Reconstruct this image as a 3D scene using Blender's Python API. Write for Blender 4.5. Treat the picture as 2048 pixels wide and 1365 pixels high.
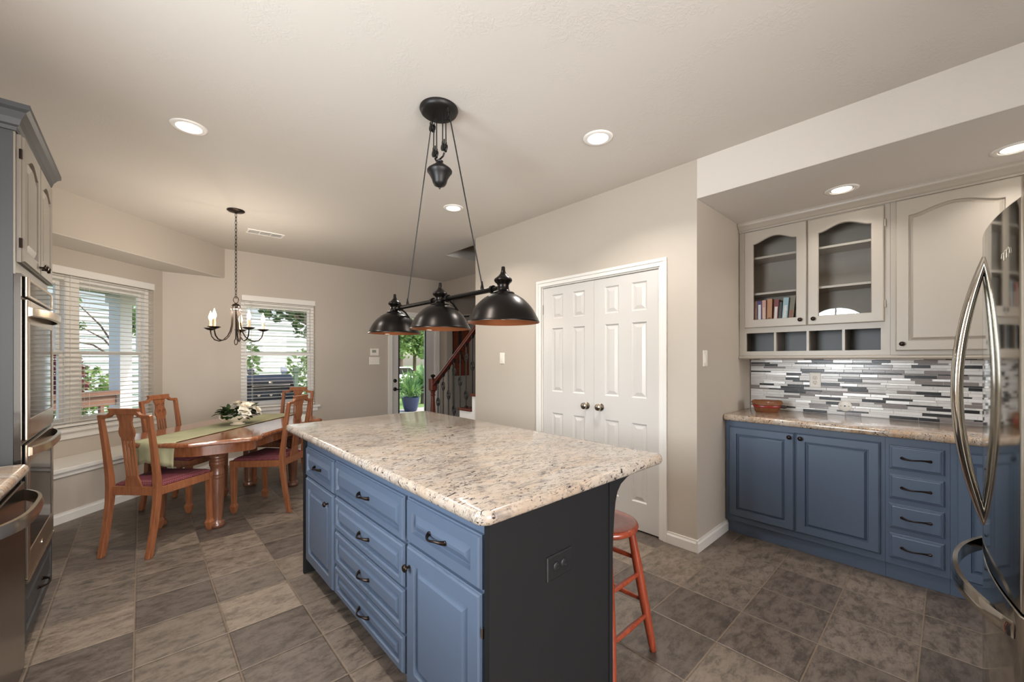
import bpy, bmesh, math, random
from mathutils import Vector, Matrix
PI = math.pi
rnd = random.Random(7)
sc = bpy.context.scene
COL = sc.collection
for o in list(bpy.data.objects):
    bpy.data.objects.remove(o)

# ------------------------------------------------------------------ camera
cam_d = bpy.data.cameras.new('camera')
cam_d.sensor_width = 36.0
cam_d.lens = 36.0 * 806.8 / 2048
cam_d.shift_y = (718.0 - 682.5) / 2048
cam_d.clip_start = 0.01
cam_d.clip_end = 200
cam = bpy.data.objects.new('camera', cam_d)
COL.objects.link(cam)
cam.location = (0, 0, 1.35)
cam.rotation_euler = (PI / 2, 0, -math.radians(42.627))
sc.camera = cam

# ------------------------------------------------------------------ exposure, world, sun, daylight and fill lights
sc.view_settings.view_transform = 'Standard'
sc.view_settings.look = 'None'
sc.view_settings.gamma = 1.0
sc.view_settings.use_curve_mapping = False
sc.view_settings.exposure = 0.12
cy = sc.cycles
cy.use_denoising = True
cy.max_bounces = 9
cy.diffuse_bounces = 6
cy.glossy_bounces = 4
cy.transmission_bounces = 6
cy.transparent_max_bounces = 24
cy.sample_clamp_indirect = 5
cy.caustics_reflective = False
cy.caustics_refractive = False

W = bpy.data.worlds.new('sky')
sc.world = W
W.use_nodes = True
wn = W.node_tree
for n in list(wn.nodes):
    wn.nodes.remove(n)
w_out = wn.nodes.new('ShaderNodeOutputWorld')
w_bg = wn.nodes.new('ShaderNodeBackground')
w_sky = wn.nodes.new('ShaderNodeTexSky')
w_sky.sky_type = 'NISHITA'
w_sky.sun_disc = False
w_sky.sun_elevation = math.radians(45)
w_sky.sun_rotation = math.radians(115)
w_sky.air_density = 1.0
w_sky.dust_density = 2.5
w_bg.inputs['Strength'].default_value = 0.5
wn.links.new(w_sky.outputs['Color'], w_bg.inputs['Color'])
wn.links.new(w_bg.outputs['Background'], w_out.inputs['Surface'])

def light(name, kind, loc, power, color=(1, 1, 1), rot=(0, 0, 0), **kw):
    d = bpy.data.lights.new(name, kind)
    d.energy = power
    d.color = color
    for k, v in kw.items():
        setattr(d, k, v)
    o = bpy.data.objects.new(name, d)
    COL.objects.link(o)
    o.location = loc
    o.rotation_euler = rot
    return o

sun = light('sun', 'SUN', (6, -6, 9), 2.6, (1.0, 0.95, 0.86), angle=0.01)
sun.rotation_euler = Vector((-0.72, 0.38, -0.62)).to_track_quat('-Z', 'Y').to_euler()
# daylight through the arched window, plus two added fill lights behind the camera
light('daylight_arched_window', 'AREA', (-1.22, 1.28, 1.66), 90, (0.88, 0.95, 1.0), (0, -PI / 2, 0),
      shape='RECTANGLE', size=1.15, size_y=1.1, spread=math.radians(140))
light('rear_fill_light', 'AREA', (0.2, -3.3, 1.35), 280, (1.0, 0.97, 0.95), (PI / 2, 0, 0),
      shape='RECTANGLE', size=2.2, size_y=2.1)
light('passage_fill_light', 'AREA', (3.25, -3.3, 1.55), 50, (1.0, 0.98, 0.96), (PI / 2, 0, 0), shape='RECTANGLE', size=1.1, size_y=1.3)  # added to brighten the alcove and its side wall
CAN_POWER = 12
BULB_POWER = 6

# ------------------------------------------------------------------ helpers
def lin(c):
    return tuple((v / 12.92 if v <= 0.04045 else ((v + 0.055) / 1.055) ** 2.4) for v in (x / 255 for x in c)) + (1,)

class MB:
    """collects vertices and faces of ONE mesh"""
    def __init__(s):
        s.v = []; s.f = []; s.m = []
    def add(s, vs, fs, m=0, M=None):
        b = len(s.v)
        for p in vs:
            p = Vector(p)
            s.v.append(M @ p if M else p)
        for f in fs:
            s.f.append([b + i for i in f]); s.m.append(m)
        return s
    def box(s, x0, x1, y0, y1, z0, z1, m=0, M=None):
        vs = [(x, y, z) for z in (z0, z1) for y in (y0, y1) for x in (x0, x1)]
        return s.add(vs, [(0, 2, 3, 1), (4, 5, 7, 6), (0, 1, 5, 4), (2, 6, 7, 3), (0, 4, 6, 2), (1, 3, 7, 5)], m, M)
    def prism(s, pts, vec, m=0, M=None):
        n = len(pts); v = Vector(vec)
        vs = [Vector(p) for p in pts] + [Vector(p) + v for p in pts]
        fs = [list(range(n))[::-1], list(range(n, 2 * n))] + [(i, (i + 1) % n, n + (i + 1) % n, n + i) for i in range(n)]
        return s.add(vs, fs, m, M)
    def rings(s, loops, m=0, M=None, cap0=True, cap1=True, closed=True):
        n = len(loops[0]); vs = [p for l in loops for p in l]; fs = []
        for k in range(len(loops) - 1):
            for i in range(n if closed else n - 1):
                j = (i + 1) % n
                fs.append((k * n + i, k * n + j, (k + 1) * n + j, (k + 1) * n + i))
        if cap0: fs.append(list(range(n))[::-1])
        if cap1: fs.append([(len(loops) - 1) * n + i for i in range(n)])
        return s.add(vs, fs, m, M)
    def lathe(s, prof, c=(0, 0, 0), seg=24, m=0, M=None, sx=1, sy=1, cap=True):
        c = Vector(c)
        loops = [[c + Vector((r * sx * math.cos(2 * PI * i / seg), r * sy * math.sin(2 * PI * i / seg), z)) for i in range(seg)] for r, z in prof]
        return s.rings(loops, m, M, cap, cap)
    def tube(s, pts, r, seg=8, m=0, M=None, closed=False, flat=1.0, up=(0, 0, 1)):
        pts = [Vector(p) for p in pts]; n = len(pts)
        rs = r if isinstance(r, (list, tuple)) else [r] * n
        loops = []; prev = None
        for i, p in enumerate(pts):
            if closed: t = pts[(i + 1) % n] - pts[i - 1]
            else: t = pts[min(i + 1, n - 1)] - pts[max(i - 1, 0)]
            if t.length < 1e-9: t = Vector((0, 0, 1))
            t.normalize()
            a = prev if prev else Vector(up)
            a = a - t * a.dot(t)
            if a.length < 1e-3:
                a = Vector((1, 0, 0)) - t * t.x
                if a.length < 1e-3: a = Vector((0, 1, 0))
            a.normalize(); prev = a
            b = t.cross(a)
            loops.append([p + (a * math.cos(2 * PI * k / seg) + b * math.sin(2 * PI * k / seg) * flat) * rs[i] for k in range(seg)])
        if closed:
            loops.append(loops[0]); return s.rings(loops, m, M, False, False)
        return s.rings(loops, m, M)
    def square_stack(s, prof, c=(0, 0), m=0, M=None):
        """rings of squares (half width, z) or (half x, half y, z, cx, cy)"""
        loops = []
        for q in prof:
            if len(q) == 2: hx = hy = q[0]; z = q[1]; cx, cyy = c
            else: hx, hy, z, cx, cyy = q
            loops.append([(cx - hx, cyy - hy, z), (cx + hx, cyy - hy, z), (cx + hx, cyy + hy, z), (cx - hx, cyy + hy, z)])
        return s.rings(loops, m, M)
    def build(s, name, mats, parent=None, smooth=None, bevel=None, seg=2, world=True):
        me = bpy.data.meshes.new(name)
        me.from_pydata([tuple(v) for v in s.v], [], s.f)
        if not isinstance(mats, (list, tuple)): mats = [mats]
        for mm in mats: me.materials.append(mm)
        for p, k in zip(me.polygons, s.m): p.material_index = k
        bm = bmesh.new(); bm.from_mesh(me)
        bmesh.ops.recalc_face_normals(bm, faces=bm.faces)
        bm.to_mesh(me); bm.free()
        if smooth:
            for p in me.polygons: p.use_smooth = True
            me.set_sharp_from_angle(angle=math.radians(smooth))
        me.update()
        o = bpy.data.objects.new(name, me)
        COL.objects.link(o)
        if bevel:
            b = o.modifiers.new('bevel', 'BEVEL'); b.width = bevel; b.segments = seg
            b.limit_method = 'ANGLE'; b.angle_limit = math.radians(40)
        if parent:
            o.parent = parent
            if world and parent.type == 'EMPTY':
                o.matrix_parent_inverse = parent.matrix_basis.inverted()
        return o

def tag(o, label=None, cat=None, group=None, kind=None):
    if label: o['label'] = label
    if cat: o['category'] = cat
    if group: o['group'] = group
    if kind: o['kind'] = kind
    return o

def thing(name, label, cat, loc=(0, 0, 0), rz=0, group=None, kind=None):
    o = bpy.data.objects.new(name, None)
    o.empty_display_size = 0.1
    COL.objects.link(o)
    o.location = loc
    o.rotation_euler = (0, 0, rz)
    o.matrix_basis = Matrix.Translation(loc) @ Matrix.Rotation(rz, 4, 'Z')
    return tag(o, label, cat, group, kind)

def copy_tree(o, parent=None):
    c = o.copy(); COL.objects.link(c)
    if parent: c.parent = parent
    for ch in list(o.children): copy_tree(ch, c)
    return c

def place(o, loc, rz, label=None):
    o.location = loc; o.rotation_euler = (0, 0, rz)
    if label: o['label'] = label
    return o

def struct(name, mb, mats, label=None, cat=None, parent=None, **kw):
    o = mb.build(name, mats, parent, **kw)
    if parent is None: tag(o, label, cat, None, 'structure')
    return o

def frame(O, U, N):
    """matrix whose x = U, y = V (up), z = N (outward) at O"""
    U = Vector(U).normalized(); N = Vector(N).normalized(); V = Vector((0, 0, 1))
    M = Matrix.Identity(4)
    for i, a in enumerate((U, V, N)):
        for k in range(3): M[k][i] = a[k]
    M.translation = Vector(O)
    return M

def rect_loop(w, h, ins, z, arch=None, n=14):
    """loop of a w x h panel inset by ins at height z; arch = rise of a cathedral top"""
    x0, x1, y0, y1 = ins, w - ins, ins, h - ins
    if not arch:
        return [(x0, y0, z), (x1, y0, z), (x1, y1, z), (x0, y1, z)]
    pts = [(x0, y0, z), (x1, y0, z)]
    for i in range(n + 1):
        t = i / n
        x = x1 + (x0 - x1) * t
        s = 1 - abs(2 * t - 1)
        s = max(0.0, min(1.0, (s - 0.06) / 0.94))
        y = y1 - arch + arch * math.sin(s * PI / 2) ** 1.4
        pts.append((x, y, z))
    return pts

def rect_loop_m(w, h, ins, z, n=14):
    """plain rectangle with the same vertex count as an arched loop"""
    x0, x1, y0, y1 = ins, w - ins, ins, h - ins
    pts = [(x0, y0, z), (x1, y0, z)]
    for i in range(n + 1):
        t = i / n
        pts.append((x1 + (x0 - x1) * t, y1, z))
    return pts

def panel_front(M, w, h, t=0.02, fr=0.055, arch=0, mb=None, raised=0.026, flat_centre=False):
    """door or drawer front with a stepped lip and a raised panel"""
    mb = mb or MB()
    if arch:
        A = rect_loop_m; lp = [A(w, h, 0, 0), A(w, h, 0, t * .55), A(w, h, .004, t * .7), A(w, h, .007, t)]
        a = arch
        lp += [rect_loop(w, h, fr, t, a), rect_loop(w, h, fr + .004, t - .013, a), rect_loop(w, h, fr + .008, t - .013, a),
               rect_loop(w, h, fr + .009 + raised, t - .001, a)]
    elif flat_centre:
        lp = [rect_loop(w, h, i, z) for i, z in ((0, 0), (0, t * .42), (.004, t * .5), (.006, t * .7), (.010, t * .72), (.014, t * .95), (.018, t))]
    else:
        lp = [rect_loop(w, h, i, z) for i, z in ((0, 0), (0, t * .5), (.004, t * .6), (.006, t * .8), (.010, t), (fr, t), (fr + .004, t - .014),
              (fr + .008, t - .014), (fr + .008 + raised, t - .001))]
    return mb.rings(lp, 0, M)

def knob(M, u, v, parent, mat, z=0.02, r=0.015):
    mb = MB()
    mb.lathe([(.005, 0), (.0045, .010), (.006, .014), (r * .95, .018), (r, .022), (r * .85, .027), (r * .45, .030)], (u, v, z), 16, 0, M)
    return mb.build('knob', mat, parent, 40)

def pull(M, u, v, parent, mat, z=0.02, L=0.096, out=.026, vertical=False):
    mb = MB(); pts = []; rs = []
    for i in range(17):
        t = i / 16 * 2 - 1
        a = t * L / 2
        zz = z + .003 + out * (1 - t * t) ** .8
        p = (u, v + a, zz) if vertical else (u + a, v + .003 * math.sin(t * PI), zz)
        pts.append(p); rs.append(.0042 + .005 * abs(t) ** 4 * (1 - .3 * abs(t) ** 20))
    mb.tube(pts, rs, 8, 0, M)
    for sgn in (-1, 1):
        c = (u, v + sgn * L / 2, 0) if vertical else (u + sgn * L / 2, v, 0)
        mb.lathe([(.009, z), (.009, z + .003), (.005, z + .006)], c, 10, 0, M)
    return mb.build('pull_handle', mat, parent, 40)

# ------------------------------------------------------------------ materials
def newmat(name):
    m = bpy.data.materials.new(name); m.use_nodes = True
    nt = m.node_tree
    return m, nt, nt.nodes['Principled BSDF']

def N(nt, t, **kw):
    n = nt.nodes.new('ShaderNode' + t)
    for k, v in kw.items(): setattr(n, k, v)
    return n

def setin(n, **kw):
    for k, v in kw.items(): n.inputs[k.replace('_', ' ')].default_value = v

def plain(name, c, rough=.5, metal=0, spec=.5, bump=0, bscale=200, emit=None, estr=0, coat=0, vary=0, vscale=6):
    m, nt, p = newmat(name)
    setin(p, Base_Color=lin(c), Roughness=rough, Metallic=metal)
    p.inputs['Specular IOR Level'].default_value = spec
    if coat:
        p.inputs['Coat Weight'].default_value = coat; p.inputs['Coat Roughness'].default_value = .12
    if emit:
        p.inputs['Emission Color'].default_value = lin(emit); p.inputs['Emission Strength'].default_value = estr
    tc = N(nt, 'TexCoord')
    if vary:
        no = N(nt, 'TexNoise'); no.inputs['Scale'].default_value = vscale; no.inputs['Detail'].default_value = 4
        nt.links.new(tc.outputs['Object'], no.inputs['Vector'])
        mx = N(nt, 'MixRGB'); mx.inputs[1].default_value = lin([x * (1 - vary) for x in c]); mx.inputs[2].default_value = lin([min(255, x * (1 + vary)) for x in c])
        nt.links.new(no.outputs['Fac'], mx.inputs[0]); nt.links.new(mx.outputs[0], p.inputs['Base Color'])
    if bump:
        no = N(nt, 'TexNoise'); no.inputs['Scale'].default_value = bscale; no.inputs['Detail'].default_value = 3
        nt.links.new(tc.outputs['Object'], no.inputs['Vector'])
        b = N(nt, 'Bump'); b.inputs['Strength'].default_value = bump; b.inputs['Distance'].default_value = .004
        nt.links.new(no.outputs['Fac'], b.inputs['Height']); nt.links.new(b.outputs['Normal'], p.inputs['Normal'])
    return m

def ramp(nt, stops):
    r = N(nt, 'ValToRGB'); e = r.color_ramp.elements
    while len(e) > 1: e.remove(e[-1])
    e[0].position = stops[0][0]; e[0].color = lin(stops[0][1])
    for pos, c in stops[1:]:
        k = e.new(pos); k.color = lin(c)
    return r

def wood(name, c1, c2, rough=.35, scale=(18, 18, 2.2), coat=.2):
    m, nt, p = newmat(name)
    setin(p, Roughness=rough); p.inputs['Coat Weight'].default_value = coat; p.inputs['Coat Roughness'].default_value = .15
    tc = N(nt, 'TexCoord'); mp = N(nt, 'Mapping'); mp.inputs['Scale'].default_value = scale
    nt.links.new(tc.outputs['Object'], mp.inputs['Vector'])
    no = N(nt, 'TexNoise'); setin(no, Scale=3.0, Detail=6.0, Roughness=.6, Distortion=.6)
    nt.links.new(mp.outputs[0], no.inputs['Vector'])
    r = ramp(nt, [(.3, c1), (.7, c2)])
    nt.links.new(no.outputs['Fac'], r.inputs['Fac']); nt.links.new(r.outputs[0], p.inputs['Base Color'])
    b = N(nt, 'Bump'); b.inputs['Strength'].default_value = .08; b.inputs['Distance'].default_value = .003
    nt.links.new(no.outputs['Fac'], b.inputs['Height']); nt.links.new(b.outputs['Normal'], p.inputs['Normal'])
    return m

def glass_pane(name, tint=(1, 1, 1), ior=1.45, refl=1.0):
    m = bpy.data.materials.new(name); m.use_nodes = True; nt = m.node_tree
    for n in list(nt.nodes): nt.nodes.remove(n)
    out = N(nt, 'OutputMaterial'); mx = N(nt, 'MixShader'); tr = N(nt, 'BsdfTransparent'); gl = N(nt, 'BsdfGlossy'); fr = N(nt, 'Fresnel')
    tr.inputs[0].default_value = (*tint, 1); gl.inputs['Roughness'].default_value = .0
    ge = N(nt, 'NewGeometry'); io = N(nt, 'MapRange'); io.inputs['To Min'].default_value = ior; io.inputs['To Max'].default_value = 1 / ior
    nt.links.new(ge.outputs['Backfacing'], io.inputs['Value']); nt.links.new(io.outputs[0], fr.inputs['IOR'])
    mu = N(nt, 'Math', operation='MULTIPLY'); mu.inputs[1].default_value = refl
    nt.links.new(fr.outputs[0], mu.inputs[0]); nt.links.new(mu.outputs[0], mx.inputs[0])
    nt.links.new(tr.outputs[0], mx.inputs[1]); nt.links.new(gl.outputs[0], mx.inputs[2]); nt.links.new(mx.outputs[0], out.inputs['Surface'])
    return m

def steel(name, c=(190, 186, 178), rough=.2, vertical=True, amt=.06):
    m, nt, p = newmat(name)
    setin(p, Base_Color=lin(c), Metallic=1.0, Roughness=rough)
    tc = N(nt, 'TexCoord'); mp = N(nt, 'Mapping'); mp.inputs['Scale'].default_value = (400, 400, 3) if vertical else (3, 3, 400)
    no = N(nt, 'TexNoise'); setin(no, Scale=1.0, Detail=2.0)
    nt.links.new(tc.outputs['Object'], mp.inputs['Vector']); nt.links.new(mp.outputs[0], no.inputs['Vector'])
    mr = N(nt, 'MapRange'); mr.inputs['To Min'].default_value = rough - amt; mr.inputs['To Max'].default_value = rough + amt
    nt.links.new(no.outputs['Fac'], mr.inputs['Value']); nt.links.new(mr.outputs[0], p.inputs['Roughness'])
    return m

def granite(name, base, warm, grey, dark, warm_amt=.5, rot=25, rough=.14):
    m, nt, p = newmat(name)
    setin(p, Roughness=rough); p.inputs['Specular IOR Level'].default_value = .5
    g = N(nt, 'NewGeometry'); mp = N(nt, 'Mapping'); mp.inputs['Rotation'].default_value = (0, 0, math.radians(rot)); mp.inputs['Scale'].default_value = (1.0, 2.4, 1.6)
    nt.links.new(g.outputs['Position'], mp.inputs['Vector'])
    L = nt.links.new
    fleck = tuple((x + y) / 2 for x, y in zip(grey, dark))
    def noise(scale, detail=4, dist=0.0, rough_=.55):
        n = N(nt, 'TexNoise'); setin(n, Scale=scale, Detail=detail, Distortion=dist, Roughness=rough_); L(mp.outputs[0], n.inputs['Vector']); return n
    def mask(n, a, b):
        r = N(nt, 'MapRange'); r.inputs['From Min'].default_value = a; r.inputs['From Max'].default_value = b; L(n.outputs['Fac'], r.inputs['Value']); return r
    def mix(fac, c_in, col):
        x = N(nt, 'MixRGB'); L(fac.outputs[0], x.inputs[0])
        if isinstance(c_in, tuple): x.inputs[1].default_value = lin(c_in)
        else: L(c_in.outputs[0], x.inputs[1])
        x.inputs[2].default_value = lin(col); return x
    c = mix(mask(noise(3.0, 5, 1.2), .5 - .25 * warm_amt, .78), base, warm)
    c = mix(mask(noise(9.0, 6, 1.6), .50, .74), c, grey)
    # thin curved flecks: band of a distorted noise
    n2 = noise(11.5, 3, 2.2)
    ab = N(nt, 'Math', operation='SUBTRACT'); ab.inputs[1].default_value = .5; L(n2.outputs['Fac'], ab.inputs[0])
    ab2 = N(nt, 'Math', operation='ABSOLUTE'); L(ab.outputs[0], ab2.inputs[0])
    r2 = N(nt, 'MapRange'); r2.inputs['From Min'].default_value = .022; r2.inputs['From Max'].default_value = .006; L(ab2.outputs[0], r2.inputs['Value'])
    gate = mask(noise(26.0, 2, .3), .42, .54)
    mu = N(nt, 'Math', operation='MULTIPLY'); L(r2.outputs[0], mu.inputs[0]); L(gate.outputs[0], mu.inputs[1])
    mu2 = N(nt, 'Math', operation='MULTIPLY'); L(mu.outputs[0], mu2.inputs[0]); mu2.inputs[1].default_value = .85
    c = mix(mu2, c, fleck)
    c = mix(mask(noise(22.0, 3, 1.6), .61, .65), c, dark)
    gate2 = mask(noise(5.0, 3, .5), .50, .68)
    sp = mask(noise(60.0, 2, .8), .55, .62)
    mu3 = N(nt, 'Math', operation='MULTIPLY'); L(gate2.outputs[0], mu3.inputs[0]); L(sp.outputs[0], mu3.inputs[1])
    mu4 = N(nt, 'Math', operation='MULTIPLY'); L(mu3.outputs[0], mu4.inputs[0]); mu4.inputs[1].default_value = .8
    c = mix(mu4, c, fleck)
    L(c.outputs[0], p.inputs['Base Color'])
    return m

def tile_floor():
    m, nt, p = newmat('slate_tile'); L = nt.links.new
    g = N(nt, 'NewGeometry'); sep = N(nt, 'SeparateXYZ'); L(g.outputs['Position'], sep.inputs[0])
    def math_(op, a, b=None):
        n = N(nt, 'Math', operation=op)
        for i, v in enumerate((a, b)):
            if v is None: continue
            if isinstance(v, (int, float)): n.inputs[i].default_value = v
            else: L(v.outputs[0] if not hasattr(v, 'is_output') else v, n.inputs[i])
        return n
    tx = math_('DIVIDE', math_('SUBTRACT', sep.outputs['X'], -0.0235), .34)
    ty = math_('DIVIDE', math_('SUBTRACT', sep.outputs['Y'], .094), .3302)
    ix = math_('FLOOR', tx); iy = math_('FLOOR', ty)
    fx = math_('FRACT', tx); fy = math_('FRACT', ty)
    def edge(f):
        return math_('MINIMUM', f, math_('SUBTRACT', 1.0, f))
    ed = math_('MINIMUM', edge(fx), edge(fy))
    cb = N(nt, 'CombineXYZ'); L(ix.outputs[0], cb.inputs[0]); L(iy.outputs[0], cb.inputs[1])
    wn_ = N(nt, 'TexWhiteNoise', noise_dimensions='3D'); L(cb.outputs[0], wn_.inputs['Vector'])
    # streaked slate, shifted tile by tile
    sh = N(nt, 'VectorMath', operation='SCALE'); sh.inputs['Scale'].default_value = 13.7; L(wn_.outputs['Color'], sh.inputs[0])
    ad = N(nt, 'VectorMath', operation='ADD'); L(g.outputs['Position'], ad.inputs[0]); L(sh.outputs[0], ad.inputs[1])
    mp = N(nt, 'Mapping'); mp.inputs['Scale'].default_value = (5.0, 10.0, 5); L(ad.outputs[0], mp.inputs['Vector'])
    no = N(nt, 'TexNoise'); setin(no, Scale=2.2, Detail=15.0, Roughness=.80, Distortion=.25); L(mp.outputs[0], no.inputs['Vector'])
    base = ramp(nt, [(0, (92, 82, 75)), (.35, (103, 92, 84)), (.6, (113, 102, 92)), (.85, (128, 115, 103)), (1, (142, 128, 113))])
    L(wn_.outputs['Value'], base.inputs['Fac'])
    dk = ramp(nt, [(.33, (110, 106, 104)), (.44, (176, 173, 170)), (.52, (232, 230, 228)), (.60, (255, 255, 255)), (.70, (214, 211, 207))]); L(no.outputs['Fac'], dk.inputs['Fac'])
    mu = N(nt, 'MixRGB', blend_type='MULTIPLY'); mu.inputs[0].default_value = .85; L(base.outputs[0], mu.inputs[1]); L(dk.outputs[0], mu.inputs[2])
    gm = N(nt, 'MapRange'); gm.inputs['From Min'].default_value = .006; gm.inputs['From Max'].default_value = .010; L(ed.outputs[0], gm.inputs['Value'])
    mx = N(nt, 'MixRGB'); L(gm.outputs[0], mx.inputs[0]); mx.inputs[1].default_value = lin((116, 101, 85)); L(mu.outputs[0], mx.inputs[2])
    L(mx.outputs[0], p.inputs['Base Color'])
    rr = N(nt, 'MapRange'); rr.inputs['To Min'].default_value = .36; rr.inputs['To Max'].default_value = .55; L(no.outputs['Fac'], rr.inputs['Value']); L(rr.outputs[0], p.inputs['Roughness'])
    b1 = N(nt, 'Bump'); b1.inputs['Strength'].default_value = .25; b1.inputs['Distance'].default_value = .004; L(no.outputs['Fac'], b1.inputs['Height'])
    b2 = N(nt, 'Bump'); b2.inputs['Strength'].default_value = .7; b2.inputs['Distance'].default_value = .004
    gb = N(nt, 'MapRange'); gb.inputs['From Min'].default_value = .004; gb.inputs['From Max'].default_value = .022; L(ed.outputs[0], gb.inputs['Value'])
    L(gb.outputs[0], b2.inputs['Height']); L(b1.outputs['Normal'], b2.inputs['Normal']); L(b2.outputs['Normal'], p.inputs['Normal'])
    return m

def ceiling_mat():
    m, nt, p = newmat('textured_ceiling'); L = nt.links.new
    setin(p, Base_Color=lin((210, 204, 196)), Roughness=.8)
    g = N(nt, 'NewGeometry')
    n1 = N(nt, 'TexNoise'); setin(n1, Scale=5.0, Detail=2.0); L(g.outputs['Position'], n1.inputs['Vector'])
    n2 = N(nt, 'TexNoise'); setin(n2, Scale=34.0, Detail=4.0, Distortion=2.0); L(g.outputs['Position'], n2.inputs['Vector'])
    r1 = N(nt, 'MapRange'); r1.inputs['From Min'].default_value = .5; r1.inputs['From Max'].default_value = .62; L(n1.outputs['Fac'], r1.inputs['Value'])
    r2 = N(nt, 'MapRange'); r2.inputs['From Min'].default_value = .46; r2.inputs['From Max'].default_value = .54; L(n2.outputs['Fac'], r2.inputs['Value'])
    mu = N(nt, 'Math', operation='MULTIPLY'); L(r1.outputs[0], mu.inputs[0]); L(r2.outputs[0], mu.inputs[1])
    b = N(nt, 'Bump'); b.inputs['Strength'].default_value = .22; b.inputs['Distance'].default_value = .003
    L(mu.outputs[0], b.inputs['Height']); L(b.outputs['Normal'], p.inputs['Normal'])
    return m

def seat_fabric():
    m, nt, p = newmat('maroon_seat_fabric'); L = nt.links.new
    setin(p, Roughness=.9)
    tc = N(nt, 'TexCoord'); mp = N(nt, 'Mapping'); mp.inputs['Rotation'].default_value = (0, 0, PI / 4); mp.inputs['Scale'].default_value = (105, 105, 105)
    L(tc.outputs['Object'], mp.inputs['Vector'])
    v = N(nt, 'TexVoronoi'); v.inputs['Scale'].default_value = 1.0; v.inputs['Randomness'].default_value = 0.0
    L(mp.outputs[0], v.inputs['Vector'])
    r = ramp(nt, [(.2, (158, 112, 104)), (.36, (98, 38, 48))]); L(v.outputs['Distance'], r.inputs['Fac']); L(r.outputs[0], p.inputs['Base Color'])
    return m

def leaf_mat(name, c1, c2, scale=3.0):
    m, nt, p = newmat(name); L = nt.links.new
    setin(p, Roughness=.55)
    g = N(nt, 'NewGeometry'); no = N(nt, 'TexNoise'); setin(no, Scale=scale, Detail=3.0); L(g.outputs['Position'], no.inputs['Vector'])
    r = ramp(nt, [(.35, c1), (.65, c2)]); L(no.outputs['Fac'], r.inputs['Fac']); L(r.outputs[0], p.inputs['Base Color'])
    p.inputs['Subsurface Weight'].default_value = 0
    tr = N(nt, 'BsdfTranslucent'); L(r.outputs[0], tr.inputs['Color'])
    mx = N(nt, 'MixShader'); mx.inputs[0].default_value = .35
    out = nt.nodes['Material Output']; L(p.outputs[0], mx.inputs[1]); L(tr.outputs[0], mx.inputs[2]); L(mx.outputs[0], out.inputs['Surface'])
    return m

def translucent(m, amt):
    nt = m.node_tree; p = nt.nodes['Principled BSDF']; out = nt.nodes['Material Output']
    tr = N(nt, 'BsdfTranslucent'); tr.inputs['Color'].default_value = p.inputs['Base Color'].default_value
    mx = N(nt, 'MixShader'); mx.inputs[0].default_value = amt
    nt.links.new(p.outputs[0], mx.inputs[1]); nt.links.new(tr.outputs[0], mx.inputs[2]); nt.links.new(mx.outputs[0], out.inputs['Surface'])
    return m

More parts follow.
